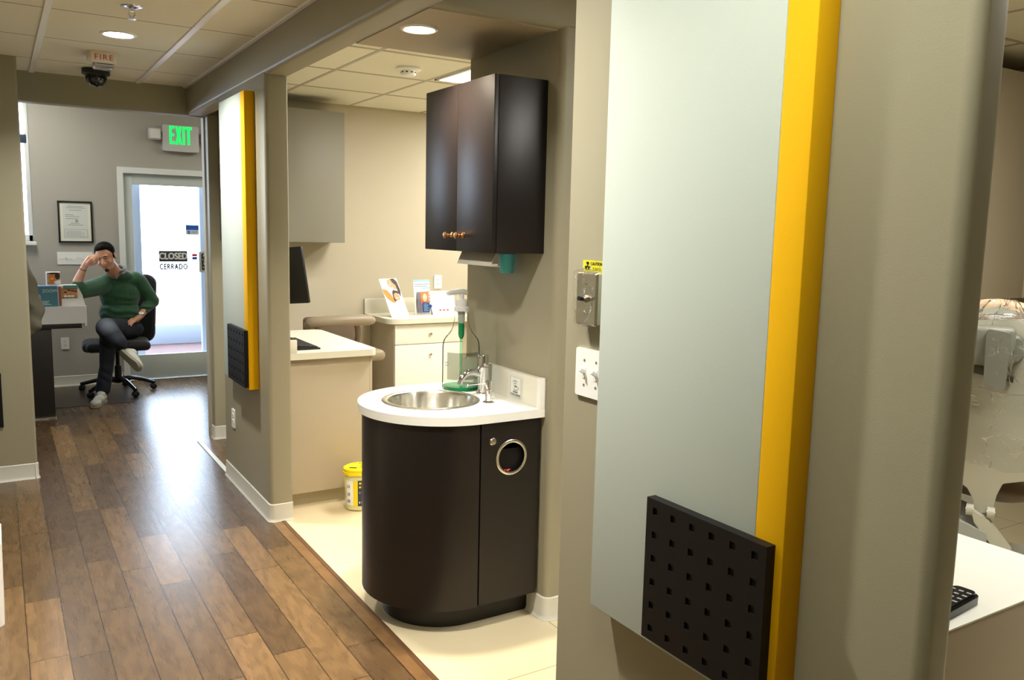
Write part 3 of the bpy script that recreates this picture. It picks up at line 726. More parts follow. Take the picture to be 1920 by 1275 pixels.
b = BM(); tube(b, smooth_path([D0 + Vector((-.008, .001, .079)), D0 + Vector((-.045, .006, .082)), D0 + Vector((-.088, .012, .080)), D0 + Vector((-.097, .013, .071))], 5), .0038, 12); obj('nozzle', b, M_CHR, t)

J0 = Vector((1.752, 3.266, .891)); R_ = .083
t = thing('mouthwash_jug', 'tall clear jug with white pump and green mouthwash dregs beside the faucet', 'pump bottle', J0)
prof = [(0, 0), (.075, 0), (R_, .006), (R_, .190), (R_ - .002, .206), (.077, .221), (.068, .235), (.056, .248), (.046, .262), (.0385, .280), (.034, .302), (.031, .325), (.030, .345), (.034, .346), (.034, .352), (.030, .354)]
b = BM(); lathe(b, prof, J0, 56); obj('bottle', b, glass_mat('clear_bottle_plastic', (251, 252, 251), .045, .02), t)
b = BM(); lathe(b, [(0, .002), (.078, .002), (.0805, .006), (.0805, .016), (0, .018)], J0, 48); obj('mouthwash', b, mat('green_mouthwash', (20, 176, 120), .08, trans=.55, ior=1.33), t)
b = BM()
for k in range(17):
    a0 = math.radians(196 + k * 6.5)
    z0, z1 = J0.z + .052, J0.z + .172
    p = [(J0.x + (R_ + .0006) * math.cos(a), J0.y + (R_ + .0006) * math.sin(a)) for a in (a0, a0 + math.radians(6.5))]
    b.faces.new([b.verts.new((p[0][0], p[0][1], z0)), b.verts.new((p[1][0], p[1][1], z0)), b.verts.new((p[1][0], p[1][1], z1)), b.verts.new((p[0][0], p[0][1], z1))])
bmesh.ops.remove_doubles(b, verts=b.verts, dist=1e-5)
obj('label', b, glass_mat('faded_label', (178, 184, 176), .10, .3), t, label='faded translucent grey-green label')
b = BM()
for z in (.112, .124): 
    pts = [(J0.x + (R_ + .001) * math.cos(a), J0.y + (R_ + .001) * math.sin(a), J0.z + z + .004 * k / 4) for k, a in enumerate([math.radians(186 + 4 * q) for q in range(5)])]
    tube(b, pts, .0013, 6)
obj('label_stripe', b, mat('teal_print', (24, 80, 92), .5), t)
b = BM(); lathe(b, [(0, .350), (.0335, .350), (.0335, .366), (.027, .372), (.0265, .400), (.020, .403), (.010, .404), (.010, .428), (0, .428)], J0, 36); cp = obj('pump_collar', b, M_WHT, t)
b = BM(); hp = smooth_path([J0 + Vector((.028, .004, .424)), J0 + Vector((.018, .003, .434)), J0 + Vector((-.01, -.002, .437)), J0 + Vector((-.05, -.008, .434)), J0 + Vector((-.078, -.013, .430))], 5)
tube(b, hp, [.006 + .007 * math.sin(PI * min(1, (i + 1) / len(hp) * .9)) for i in range(len(hp))], 14); obj('pump_spout', b, M_WHT, t)
b = BM(); cyl(b, J0 + Vector((0, 0, .012)), J0 + Vector((0, 0, .35)), .0055, seg=14); obj('dip_tube', b, glass_mat('dip_tube', (205, 240, 215), .2, .05), t)
b = BM()
hel = [J0 + Vector((.0115 * math.cos(a), .0115 * math.sin(a), .245 + .050 * a / (2 * PI * 9))) for a in [2 * PI * 9 * i / 150 for i in range(151)]]
tube(b, hel, .0022, 6); lathe(b, [(.013, .296), (.0135, .245), (.010, .232), (.006, .225)], J0, 24)
obj('pump_chamber', b, mat('green_plastic', (20, 160, 92), .15, trans=.3), t)
b = BM(); lathe(b, [(.0138, .296), (.0145, .30), (.0165, .350)], J0, 24); obj('pump_sleeve', b, mat('milky_white_plastic', (206, 210, 202), .3, trans=.3), t)

t = thing('hand_washing_sign', 'small white hand-washing sign on the counter backsplash', 'sign', (1.836, 2.925, .95))
b = BM(); prism(b, rrect(2.880, 2.970, .907, .995, .002), 1.8305, 1.8345, axis='X'); obj('plaque', b, mat('sign_white', (226, 228, 220), .4), t)
M_INK = mat('dark_print', (52, 56, 54), .6)
b = BM()
for (y0, y1, z0, z1) in ((2.884, 2.966, .910, .9108), (2.884, 2.966, .991, .9918), (2.884, 2.8848, .91, .992), (2.9652, 2.966, .91, .992)): box(b, 1.830, 1.8306, y0, y1, z0, z1)
tube(b, [(1.8303, 2.945, .970), (1.8303, 2.930, .976), (1.8303, 2.915, .974), (1.8303, 2.922, .966), (1.8303, 2.94, .962)], .0011, 6)
for k in range(4): tube(b, [(1.8303, 2.935 - .006 * k, .948), (1.8303, 2.930 - .006 * k, .958 - .002 * k), (1.8303, 2.924 - .005 * k, .950)], .0010, 6)
tube(b, [(1.8303, 2.94, .940), (1.8303, 2.925, .936), (1.8303, 2.905, .940), (1.8303, 2.900, .950)], .0012, 6)
obj('hands_pictogram', b, M_INK, t, smooth=False)
text('WASH', .013, face_x(1.8300, 2.925, .9275), 'lettering', M_INK, t, depth=.0003)
text('YOUR HANDS', .012, face_x(1.8300, 2.925, .9165), 'lettering', M_INK, t, depth=.0003)

# upper cabinet
t = thing('upper_cabinet', 'dark espresso wall cabinet with two doors and brass knobs above the sink', 'cabinet', (1.86, 3.07, 1.51))
b = BM(); box(b, 1.640, 1.86, 2.782, 3.368, 1.512, 2.182, .0015); obj('carcass', b, M_ESP, t)
for (y0, y1, ky) in ((2.780, 3.0715, 3.015), (3.0735, 3.365, 3.110)):
    b = BM(); box(b, 1.618, 1.6375, y0, y1, 1.512, 2.180, .001); d = obj('door', b, M_ESP, t)
    b = BM(); lathe(b, [(0, 0), (.013, 0), (.013, .002), (.007, .005), (.0048, .010), (.0050, .016), (.008, .020), (.0048, .023), (.009, .027), (.0135, .030), (.014, .034), (.010, .038), (0, .039)], seg=28, M=axM((1.618, ky, 1.576), (-1, 0, 0)))
    obj('knob', b, M_BRONZE, d, label='antique brass knob')
# towel dispenser, cup
t = thing('towel_dispenser', 'beige paper towel tray hanging under the dark upper cabinet', 'towel dispenser', (1.68, 2.98, 1.51))
b = BM(); prism(b, [(1.672, 1.5115), (1.675, 1.5115), (1.652, 1.462), (1.690, 1.460), (1.690, 1.457), (1.648, 1.459)], 2.84, 3.12, axis='Y'); obj('tray', b, mat('beige_metal_tray', (176, 168, 146), .4), t, smooth=False)
b = BM(); box(b, 1.655, 1.688, 2.85, 3.11, 1.4615, 1.468, .001); obj('paper_towels', b, M_PAPER, t)
C_ = Vector((1.812, 2.985, 1.424))
b = BM(); lathe(b, [(0, .002), (.024, .002), (.0265, 0), (.0275, .004)] + [(.0275 + .0075 * k / 14 + (.0007 if k % 2 else 0), .004 + .08 * k / 14) for k in range(15)] + [(.0338, .084), (.027, .006), (0, .004)], C_, 40)
single('plastic_cup', b, mat('teal_cup_plastic', (96, 206, 214), .2, alpha=.85), C_, 'teal plastic cup poking down from the cup dispenser under the dark upper cabinet', 'cup')
b = BM(); lathe(b, [(.037, .080), (.040, .080), (.040, .0875), (.037, .0875)], C_, 36); single('cup_dispenser', b, M_BLK2, C_ + Vector((0, 0, .0875)), 'dark ring of the cup dispenser around the teal cup', 'cup dispenser')

# ================================================================== TREATMENT ROOM BEHIND THE SINK
t = thing('treatment_desk', 'beige laminate side desk standing against the end of the hallway wall', 'desk', (1.59, 5.0, 0))
b = BM(); box(b, 1.335, 1.832, 4.545, 5.50, .085, .862, .002); obj('carcass', b, M_LAMB, t)
b = BM(); box(b, 1.345, 1.79, 4.60, 5.45, 0, .086); obj('plinth', b, mat('beige_plinth', (178, 166, 138), .5), t)
b = BM(); box(b, 1.833, 1.850, 4.547, 5.02, .09, .855, .0015); box(b, 1.833, 1.850, 5.023, 5.498, .09, .855, .0015); obj('door', b, M_LAMB, t)
b = BM()
lathe(b, [(.004, 0), (.004, .01), (.010, .016), (.011, .02), (0, .022)], seg=20, M=axM((1.850, 4.60, .52), (1, 0, 0))); obj('knob', b, M_NICK, t)
b = BM(); prism(b, rpoly([(1.325, 4.505), (1.868, 4.505), (1.868, 5.54), (1.325, 5.54)], [0, .045, .06, 0], 8), .863, .900); obj('desktop', b, M_LAMW, t, ang=50)
b = BM(); box(b, 1.325, 1.392, 4.507, 4.526, .9002, .975, .002); obj('upstand', b, M_LAMW, t)
t = thing('computer_keyboard', 'black keyboard lying on the white-topped treatment desk', 'keyboard', (1.485, 4.83, .90))
b = BM(); prism(b, rpoly([(1.405, .9005), (1.562, .9005), (1.560, .910), (1.405, .922)], [.002, .002, .003, .003], 3), 4.615, 5.06, axis='Y'); obj('case', b, M_BLK2, t)
b = BM()
for i in range(5):
    for j in range(15):
        x = 1.418 + .027 * i; y = 4.628 + .0285 * j; zt = .9235 - (.012) * (x - 1.405) / .157
        box(b, x, x + .022, y, y + .024, zt - .006, zt + .003, .001, 1)
obj('key_bank', b, mat('key_black', (34, 34, 36), .5), t)
t = thing('computer_monitor', 'black flat monitor seen almost edge-on above the treatment desk', 'monitor', (1.46, 5.10, .90))
MM = Matrix.Translation((1.475, 5.10, 1.29)) @ Matrix.Rotation(math.radians(-52), 4, 'Z') @ Matrix.Rotation(math.radians(-5), 4, 'Y') @ Matrix.Rotation(math.radians(6), 4, 'X')
b = BM(); box(b, -.16, .185, -.012, .012, -.17, .175, .006, M=MM); obj('display_housing', b, M_BLK2, t)
b = BM(); box(b, -.145, .17, .0115, .0135, -.155, .16, M=MM); obj('screen', b, mat('dark_screen', (10, 11, 13), .12), t)
b = BM(); tube(b, [(1.455, 5.115, .93), (1.45, 5.12, 1.25)], .016, 16); prism(b, rrect(1.37, 1.54, 5.03, 5.22, .03), .9005, .912); obj('stand', b, M_BLK2, t)

t = thing('wall_cabinet', 'grey handleless cabinet hung on the back wall over the treatment desk', 'cabinet', (1.83, 6.44, 1.48))
M_GCAB = mat('grey_beige_laminate', (138, 134, 121), .5)
b = BM(); box(b, 1.40, 2.268, 6.12, 6.44, 1.48, 2.445, .002); obj('carcass', b, M_GCAB, t)
for x0, x1 in ((1.402, 1.828), (1.831, 2.258)):
    b = BM(); box(b, x0, x1, 6.10, 6.119, 1.482, 2.443, .0015); obj('door', b, M_GCAB, t)

t = thing('treatment_chair', 'tan vinyl treatment chair half hidden behind the desk', 'chair', (2.12, 5.85, 0))
b = BM(); box(b, 1.92, 2.40, 5.62, 6.10, .635, .715, .038, 5); obj('seat', b, M_TAN, t)
b = BM(); box(b, 1.93, 2.33, 6.05, 6.13, .70, .925, .03, 5); obj('backrest', b, M_BROWN, t)
b = BM(); pts = smooth_path([(1.86, 5.76, .905), (1.90, 5.74, .922), (2.02, 5.71, .930), (2.16, 5.69, .935), (2.26, 5.68, .935), (2.305, 5.68, .930)], 5)
tube(b, pts, [.030 + .012 * math.sin(PI * i / (len(pts) - 1)) ** .4 for i in range(len(pts))], 16); ball(b, pts[-1], .030, 14); ball(b, pts[0], .030, 14); obj('armrest', b, M_TAN, t)
for q in ([(2.20, 5.70, .91), (2.22, 5.73, .80), (2.20, 5.80, .66)], [(1.92, 5.73, .91), (1.93, 5.75, .80), (1.98, 5.82, .66)]):
    b = BM(); tube(b, smooth_path(q, 5), .022, 12); obj('arm_support', b, M_BROWN, t)
b = BM(); cyl(b, (2.16, 5.86, .06), (2.16, 5.86, .64), .05); lathe(b, [(0, 0), (.26, 0), (.26, .02), (.08, .06), (0, .06)], (2.16, 5.86, 0), 40); obj('pedestal', b, M_GRAY, t)

# base unit on the back wall
t = thing('drawer_cabinet', 'white cabinet with drawer and door at the far wall, left of the sink jug', 'cabinet', (2.93, 6.2, 0))
b = BM(); box(b, 2.602, 3.30, 5.96, 6.44, .09, .862, .002); obj('carcass', b, M_LAMB, t)
b = BM(); box(b, 2.63, 3.28, 6.0, 6.42, 0, .091); obj('plinth', b, MATS['beige_plinth'], t)
for nm, z0, z1, kz in (('drawer', .699, .852, .775), ('door', .098, .694, .610)):
    b = BM(); box(b, 2.606, 3.20, 5.94, 5.959, z0, z1, .0015); d = obj(nm, b, M_LAM, t)
    b = BM(); lathe(b, [(.005, 0), (.005, .012), (.012, .018), (.013, .023), (.009, .026), (0, .027)], seg=24, M=axM((2.902, 5.94, kz), (0, -1, 0))); obj('knob', b, M_NICK, d)
t = thing('counter_top', 'cream countertop with upstand on the far drawer cabinet under the brochures', 'countertop', (2.93, 6.2, .863))
b = BM(); prism(b, rpoly([(2.545, 5.905), (3.32, 5.905), (3.32, 6.439), (2.545, 6.439)], [.10, 0, 0, 0], 10), .863, .902); obj('top_slab', b, M_LAMW, t, ang=50)
b = BM(); box(b, 2.545, 3.32, 6.418, 6.439, .9025, 1.022, .003); obj('backsplash', b, M_LAMW, t)

# brochures
M_SKIN = mat('printed_skin', (214, 150, 112), .4); M_SKIN2 = mat('printed_orange', (220, 128, 44), .4); M_HAIR = mat('printed_dark_hair', (58, 36, 28), .5)
M_NAVY = mat('printed_navy', (36, 70, 134), .45); M_SKY = mat('printed_sky', (150, 196, 222), .45); M_GRP = mat('printed_grey', (150, 150, 158), .45)
def ell(b, cx, cz, rx, rz, y, M, rot=0, n=22, th=.0004):
    pts = []
    for i in range(n):
        a = 2 * PI * i / n; u, v = rx * math.cos(a), rz * math.sin(a)
        pts.append((cx + u * math.cos(rot) - v * math.sin(rot), cz + u * math.sin(rot) + v * math.cos(rot)))
    prism(b, pts, y - th, y, axis='Y', M=M)
def poly(b, pts, y, M, th=.0004): prism(b, pts, y - th, y, axis='Y', M=M)
def card_frame(base, rz, lean): return Matrix.Translation(base) @ Matrix.Rotation(math.radians(rz), 4, 'Z') @ Matrix.Rotation(math.radians(-lean), 4, 'X')
# 1 leaning couple brochure
M1 = card_frame((2.715, 6.085, .903), 20, 27)
t = thing('leaning_brochure', 'white brochure with a laughing couple photo, tilted on the far counter', 'brochure', (2.715, 6.085, .903))
b = BM(); poly(b, rrect(-.095, .095, .002, .33, .004, 2), .003, M1, .003); obj('card', b, M_PAPER, t, smooth=False)
b = BM(); poly(b, [(-.093, .318), (-.02, .328), (.093, .328), (.093, .125), (.05, .112), (0, .112), (-.04, .128), (-.075, .16), (-.093, .20)], -.0002, M1); obj('photo_ground', b, mat('printed_light', (222, 214, 214), .45), t, smooth=False)
b = BM(); poly(b, [(-.093, .245), (-.05, .232), (-.02, .19), (0, .118), (-.03, .122), (-.07, .155), (-.093, .20)], -.0007, M1); obj('photo_arm', b, M_SKIN2, t, smooth=False)
b = BM(); ell(b, .005, .288, .030, .037, -.0008, M1, .2); ell(b, .033, .17, .030, .034, -.0012, M1, .1); ell(b, .046, .262, .022, .030, -.0009, M1, -.3); obj('photo_face', b, M_SKIN, t, smooth=False)
b = BM(); poly(b, [(.018, .326), (.06, .328), (.085, .30), (.092, .22), (.075, .165), (.062, .2), (.058, .27), (.035, .29)], -.0010, M1); ell(b, .012, .180, .020, .052, -.0011, M1, -.2); ell(b, .03, .205, .034, .020, -.0010, M1); obj('photo_hair', b, M_HAIR, t, smooth=False)
for q in ((.030, .158, .012, .004, -.0018), (.0, .275, .009, .003, -.0013)):
    b = BM(); ell(b, *q, M1, -.3); obj('photo_smile', b, M_WHT, t, smooth=False)
b = BM()
for k in range(4): poly(b, [(-.01, .085 - .014 * k), (.07, .085 - .014 * k), (.07, .088 - .014 * k), (-.01, .088 - .014 * k)], -.0002, M1)
obj('print_lines', b, mat('pale_print', (190, 200, 208), .5), t, smooth=False)
b = BM(); box(b, -.05, .05, .06, .064, 0, .13, M=card_frame((2.715, 6.085, .903), 20, 2)); poly(b, [(-.05, 0), (.05, 0), (.05, .004), (-.05, .004)], .064, card_frame((2.715, 6.085, .903), 20, 0), .064); obj('easel_stand', b, M_PAPER, t, smooth=False)
# 2 leaflet holder
M2 = card_frame((2.955, 6.165, .903), 8, 8)
t = thing('leaflet_holder', 'clear holder of blue leaflets with a smiling face, middle of the far counter', 'leaflet holder', (2.955, 6.165, .903))
b = BM(); poly(b, rrect(-.078, .078, 0, .285, .003, 2), .004, M2, .004); obj('backing_card', b, M_PAPER, t, smooth=False)
b = BM(); poly(b, [(-.078, .268), (.078, .268), (.078, .284), (-.078, .284)], -.0002, M2); poly(b, [(-.0, .212), (.078, .212), (.078, .224), (-.0, .222)], -.0002, M2); obj('blue_band', b, M_SKY, t, smooth=False)
b = BM()
for z, w in ((.246, .068), (.230, .055)):
    for k in range(9): x = -.068 + k * .0155; x < w and poly(b, [(x, z), (x + .011, z), (x + .011, z + .006), (x, z + .006)], -.0004, M2)
obj('print_lines', b, mat('blue_print', (70, 96, 128), .5), t, smooth=False)
b = BM(); poly(b, [(-.060, .02), (.045, .02), (.045, .185), (-.060, .185)], -.012, M2, .006); lf = obj('leaflet', b, mat('printed_teal', (128, 120, 132), .45), t, smooth=False)
b = BM(); poly(b, [(-.028, .090), (.048, .090), (.048, .186), (-.028, .186)], -.0185, M2); ell(b, .010, .135, .03, .04, -.0186, M2); obj('leaflet_hair', b, mat('printed_auburn', (206, 128, 82), .45), lf, smooth=False)
b = BM(); ell(b, .012, .138, .021, .033, -.0192, M2); obj('leaflet_face', b, mat('printed_pale_skin', (236, 196, 172), .45), lf, smooth=False)
b = BM(); poly(b, [(-.015, .02), (.050, .02), (.050, .096), (-.015, .096)], -.0195, M2); ell(b, .062, .066, .014, .014, -.0195, M2); obj('leaflet_blue_block', b, M_NAVY, lf, smooth=False)
b = BM()
for k in range(6): poly(b, [(-.006, .028 + .011 * k), (.042 - .006 * (k % 2), .028 + .011 * k), (.042 - .006 * (k % 2), .033 + .011 * k), (-.006, .033 + .011 * k)], -.0201, M2)
obj('print_lines', b, M_SKY, lf, smooth=False)
b = BM()
for k in range(4): ring(b, M2 @ Vector((.060, -.0002, .105 + .026 * k)), .005, .009, .0008, (0, -1, 0), 16)
obj('tick_marks', b, mat('printed_maroon', (140, 66, 84), .5), t, smooth=False)
b = BM()
for y in (-.024,): box(b, -.064, .052, y - .001, y, .0, .13, M=M2)
box(b, -.064, -.0625, -.024, 0, 0, .13, M=M2); box(b, .0505, .052, -.024, 0, 0, .13, M=M2)
obj('clear_pocket', b, glass_mat('clear_acrylic', (250, 250, 252), .10, .02), t, smooth=False)
# 3 desk calendar
t = thing('desk_calendar', 'white spiral desk calendar on the far counter below the wall outlet', 'calendar', (3.14, 6.20, .903))
b = BM(); RZ = Matrix.Translation((3.14, 6.20, .903)) @ Matrix.Rotation(math.radians(4), 4, 'Z')
prof = [(-.055, 0), (-.035, .03), (-.018, .07), (-.006, .12), (0, .19)]
fr = smooth_path([(0, y, z) for y, z in prof], 4)
for a, c in zip(fr, fr[1:]):
    b.faces.new([b.verts.new(RZ @ Vector((x, p.y, p.z))) for x, p in ((-.115, a), (.115, a), (.115, c), (-.115, c))])
for x0, x1, y0, y1, z0, z1 in ((-.115, .115, 0, .06, 0, .003),): box(b, x0, x1, y0, y1, z0, z1, M=RZ)
b.faces.new([b.verts.new(RZ @ Vector(v)) for v in ((-.115, .001, .19), (.115, .001, .19), (.115, .06, 0), (-.115, .06, 0))])
bmesh.ops.remove_doubles(b, verts=b.verts, dist=1e-5)
obj('calendar_sheets', b, M_PAPER, t)
b = BM()
for k in range(22): ring(b, RZ @ Vector((-.105 + .01 * k, .0, .189)), .0035, .005, .001, (1, 0, 0), 12)
obj('spiral_binding', b, M_NICK, t)
def cal(u, v): # point on the sheet: u across, v = fraction of the way up
    f = v * (len(fr) - 1); i = min(int(f), len(fr) - 2); p = fr[i].lerp(fr[i + 1], f - i); return RZ @ Vector((u, p.y - .0008, p.z))
b = BM()
for v in (.42, .50, .58, .66, .74, .82): b.faces.new([b.verts.new(cal(u, w_)) for u, w_ in ((-.10, v), (.10, v), (.10, v + .006), (-.10, v + .006))])
b.faces.new([b.verts.new(cal(u, w_)) for u, w_ in ((-.10, .89), (-.02, .89), (-.02, .92), (-.10, .92))])
obj('calendar_grid', b, mat('pale_grey_print', (196, 200, 204), .5), t, smooth=False)
b = BM()
for u in (-.035, .0, .035): 
    for du, dv, s in ((0, 0, .010), (-.008, .02, .006), (.008, .02, .006), (0, -.02, .006)):
        b.faces.new([b.verts.new(cal(u + du + s * math.cos(a), .26 + dv + s * math.sin(a) * 6)) for a in [2 * PI * q / 8 for q in range(8)]])
obj('red_picture_strip', b, mat('print_red', (188, 84, 72), .5), t, smooth=False)

# disinfectant wipes tub
def tub_print(ov, par):
    for z0, w_, nm, m in ((.160, .9, 'yellow_print', 'label_yellow'), (.138, .8, 'yellow_print', 'label_yellow'), (.105, .6, 'grey_print_block', 'blue_grey_ink'), (.048, .5, 'white_print', 'white_card')):
        b = BM()
        for k in range(4):
            a0 = math.radians(255 + 9 * k); a1 = math.radians(255 + 9 * k + 8 * w_)
            f = lambda a, z: ov @ Vector(((.0835 + .03 * z) * math.cos(a), (.0835 + .03 * z) * math.sin(a), z))
            b.faces.new([b.verts.new(f(a0, z0)), b.verts.new(f(a1, z0)), b.verts.new(f(a1, z0 + .011)), b.verts.new(f(a0, z0 + .011))])
        obj(nm, b, MATS[m], par, smooth=False)
T0 = Vector((1.712, 4.40, 0))
t = thing('wipes_tub', 'tub with yellow lid and black-yellow label on the tiles beside the sink cabinet', 'tub', T0)
ov = Matrix.Translation(T0) @ Matrix.Rotation(math.radians(-6), 4, 'Z') @ Matrix.Diagonal((1.0, .90, 1, 1))
b = BM(); lathe(b, [(0, 0), (.070, 0), (.080, .008), (.083, .10), (.086, .205), (.080, .218), (0, .218)], seg=48, M=ov); obj('body', b, mat('milky_plastic', (216, 212, 160), .35), t)
b = BM(); lathe(b, [(.085, .207), (.094, .209), (.095, .222), (.089, .226), (.092, .230), (.091, .242), (.080, .248), (.055, .246), (0, .245)], seg=48, M=ov)
ld = obj('lid', b, mat('bright_yellow_plastic', (240, 216, 20), .35), t)
b = BM()
for k in range(5):
    x = -.002 + .016 * k; tube(b, smooth_path([T0 + Vector((x, -.035, .245)), T0 + Vector((x + .003, -.033, .262)), T0 + Vector((x + .004, -.02, .268)), T0 + Vector((x + .002, .0, .262))], 4), .0045, 8)
obj('finger_loops', b, MATS['bright_yellow_plastic'], ld)
b = BM(); prism(b, rpoly([(-.072, -.028), (-.030, -.052), (-.022, -.040), (-.055, -.016)], .004), .2478, .2492, M=ov); obj('lid_label', b, M_INK, ld)
def wrap(name, a0, a1, z0, z1, m, off=.0008, par=t):
    b = BM(); n = 8
    for k in range(n):
        q = [math.radians(a0 + (a1 - a0) * (k + e) / n) for e in (0, 1)]
        f = lambda a, z: ov @ Vector(((.0795 + .03 * z + off) * math.cos(a), (.0795 + .03 * z + off) * math.sin(a), z))
        b.faces.new([b.verts.new(f(q[0], z0)), b.verts.new(f(q[1], z0)), b.verts.new(f(q[1], z1)), b.verts.new(f(q[0], z1))])
    bmesh.ops.remove_doubles(b, verts=b.verts, dist=1e-5); return obj(name, b, m, par)
wrap('white_label', 200, 232, .035, .178, M_PAPER, .003)
wrap('yellow_label', 232, 250, .032, .178, mat('label_yellow', (236, 210, 20), .45), .003)
bl = wrap('black_label', 250, 300, .032, .182, mat('label_slate', (46, 54, 74), .45), .003)
b = BM()
for z in (.06, .10, .145):
    for k in range(2):
        a = math.radians(209 + 7 * k); p = ov @ Vector(((.0865) * math.cos(a), (.0865) * math.sin(a), z)); box(b, p.x - .004, p.x + .004, p.y - .002, p.y - .001, p.z - .009, p.z + .009)
obj('pictograms', b, mat('blue_grey_ink', (120, 134, 170), .5), t)
tub_print(ov, bl)

# ================================================================== RECEPTION
t = thing('reception_desk', 'reception desk with thick white counter edge and dark base under the brochures', 'desk', (0, 7.9, 0))
b = BM(); prism(b, rpoly([(-1.2, 7.585), (.606, 7.585), (.606, 8.36), (-1.2, 8.36)], [0, .008, .008, 0]), .775, .915); obj('counter', b, mat('white_counter', (222, 222, 226), .35), t, smooth=False)
b = BM(); box(b, .588, .606, 7.587, 8.35, .752, .776); obj('counter_lip', b, MATS['white_counter'], t)
M_DKW = mat('dark_walnut_laminate', (30, 25, 23), .4)
b = BM(); box(b, -1.2, .568, 7.595, 8.34, .735, .774, .003); obj('shelf_board', b, M_DKW, t)
b = BM(); box(b, -1.2, .350, 7.62, 8.30, .012, .734, .002); obj('base_panel', b, M_DKW, t)
b = BM(); box(b, -1.2, .358, 7.608, 7.62, 0, .012); box(b, -1.19, .345, 7.63, 8.29, 0, .012); obj('kick_strip', b, M_NICK, t)
M_TEAL = mat('printed_teal_blue', (72, 124, 142), .4)
t = thing('brochure_box', 'teal countertop brochure box printed ZOOM! on the reception desk', 'brochure box', (.34, 7.65, .916))
b = BM(); box(b, .215, .405, 7.605, 7.66, .916, 1.078, .001); obj('carton', b, M_TEAL, t, smooth=False)
text('ZOOM!', .034, face_y(.352, 7.604, 1.040), 'lettering', mat('pale_print_blue', (206, 222, 226), .4), t, sx=.95)
b = BM()
for k, (w_, z) in enumerate(((.06, .955), (.05, .943), (.07, .931))): box(b, .285, .285 + w_, 7.6035, 7.6045, z, z + .005)
ell(b, .275, .985, .010, .028, 7.6042, Matrix.Identity(4)); obj('print_lines', b, MATS['pale_print_blue'], t, smooth=False)
b = BM(); box(b, .22, .40, 7.61, 7.655, 1.078, 1.082); obj('leaflets', b, mat('leaflet_blue', (120, 150, 214), .5), t)
t = thing('photo_carton', 'small carton with a smiling face photo standing behind the teal brochure box', 'carton', (.39, 7.75, .916))
b = BM(); box(b, .335, .438, 7.72, 7.78, .916, 1.185, .001); obj('carton', b, M_PAPER, t, smooth=False)
I4 = Matrix.Identity(4)
b = BM(); poly(b, [(.342, 1.085), (.436, 1.085), (.436, 1.180), (.342, 1.180)], 7.7195, I4); obj('photo_ground', b, mat('photo_beige', (196, 160, 132), .4), t, smooth=False)
b = BM(); ell(b, .382, 1.142, .028, .036, 7.7188, I4, -.2); ell(b, .37, 1.098, .026, .014, 7.7188, I4); obj('photo_face', b, M_SKIN2, t, smooth=False)
b = BM(); ell(b, .415, 1.152, .018, .028, 7.7184, I4); ell(b, .385, 1.174, .035, .007, 7.7184, I4); obj('photo_hair', b, M_HAIR, t, smooth=False)
b = BM(); poly(b, [(.388, 1.108), (.432, 1.122), (.434, 1.090), (.40, 1.086)], 7.7180, I4); ell(b, .376, 1.132, .010, .003, 7.7183, I4, .2); obj('photo_collar', b, M_WHT, t, smooth=False)
t = thing('display_box', 'white slanted display box with a family photo card at the desk end', 'display box', (.52, 7.72, .916))
b = BM(); prism(b, [(.415, .916), (.603, .916), (.585, 1.00), (.552, 1.078), (.415, 1.078)], 7.64, 7.80, axis='Y'); obj('box_shell', b, M_WHT, t, smooth=False)
b = BM(); box(b, .412, .432, 7.620, 7.638, .918, 1.072); obj('red_brown_spine', b, mat('printed_rust', (150, 92, 74), .4), t)
b = BM(); poly(b, [(.436, .985), (.548, .985), (.548, 1.050), (.436, 1.050)], 7.636, I4, .002); obj('photo_card', b, mat('photo_autumn', (196, 140, 76), .4), t, smooth=False)
b = BM(); poly(b, [(.436, .979), (.548, .979), (.548, .985), (.436, .985)], 7.636, I4, .002); poly(b, [(.436, 1.050), (.548, 1.050), (.548, 1.054), (.436, 1.054)], 7.636, I4, .002); obj('card_border', b, M_INK, t, smooth=False)
b = BM(); poly(b, [(.448, 1.056), (.556, 1.056), (.550, 1.083), (.448, 1.083)], 7.637, I4, .003); obj('green_header', b, mat('printed_green_grey', (96, 140, 126), .4), t, smooth=False)
b = BM()
for x, z in ((.460, 1.012), (.487, 1.026), (.512, 1.022), (.534, 1.018)): ell(b, x, z, .0105, .015, 7.6335, I4)
obj('photo_face', b, M_SKIN, t, smooth=False)
b = BM()
for x, z in ((.461, 1.026), (.487, 1.041), (.512, 1.037), (.535, 1.033)): ell(b, x, z, .012, .006, 7.6330, I4)
obj('photo_hair', b, M_HAIR, t, smooth=False)
b = BM()
for x in (.462, .488, .512): ell(b, x, .994, .013, .009, 7.6328, I4)
obj('photo_shirt', b, M_WHT, t, smooth=False)
b = BM(); 
for k in range(9): box(b, .30 + .002 * (k % 3), .565 - .003 * (k % 2), 7.90, 8.22, .916 + .0055 * k, .9213 + .0055 * k)
single('paper_stack', b, mat('blue_edged_paper', (200, 212, 236), .6), (.43, 8.06, .916), 'stack of pale blue papers under the leaning elbow on the reception desk', 'paper stack', smooth=False)

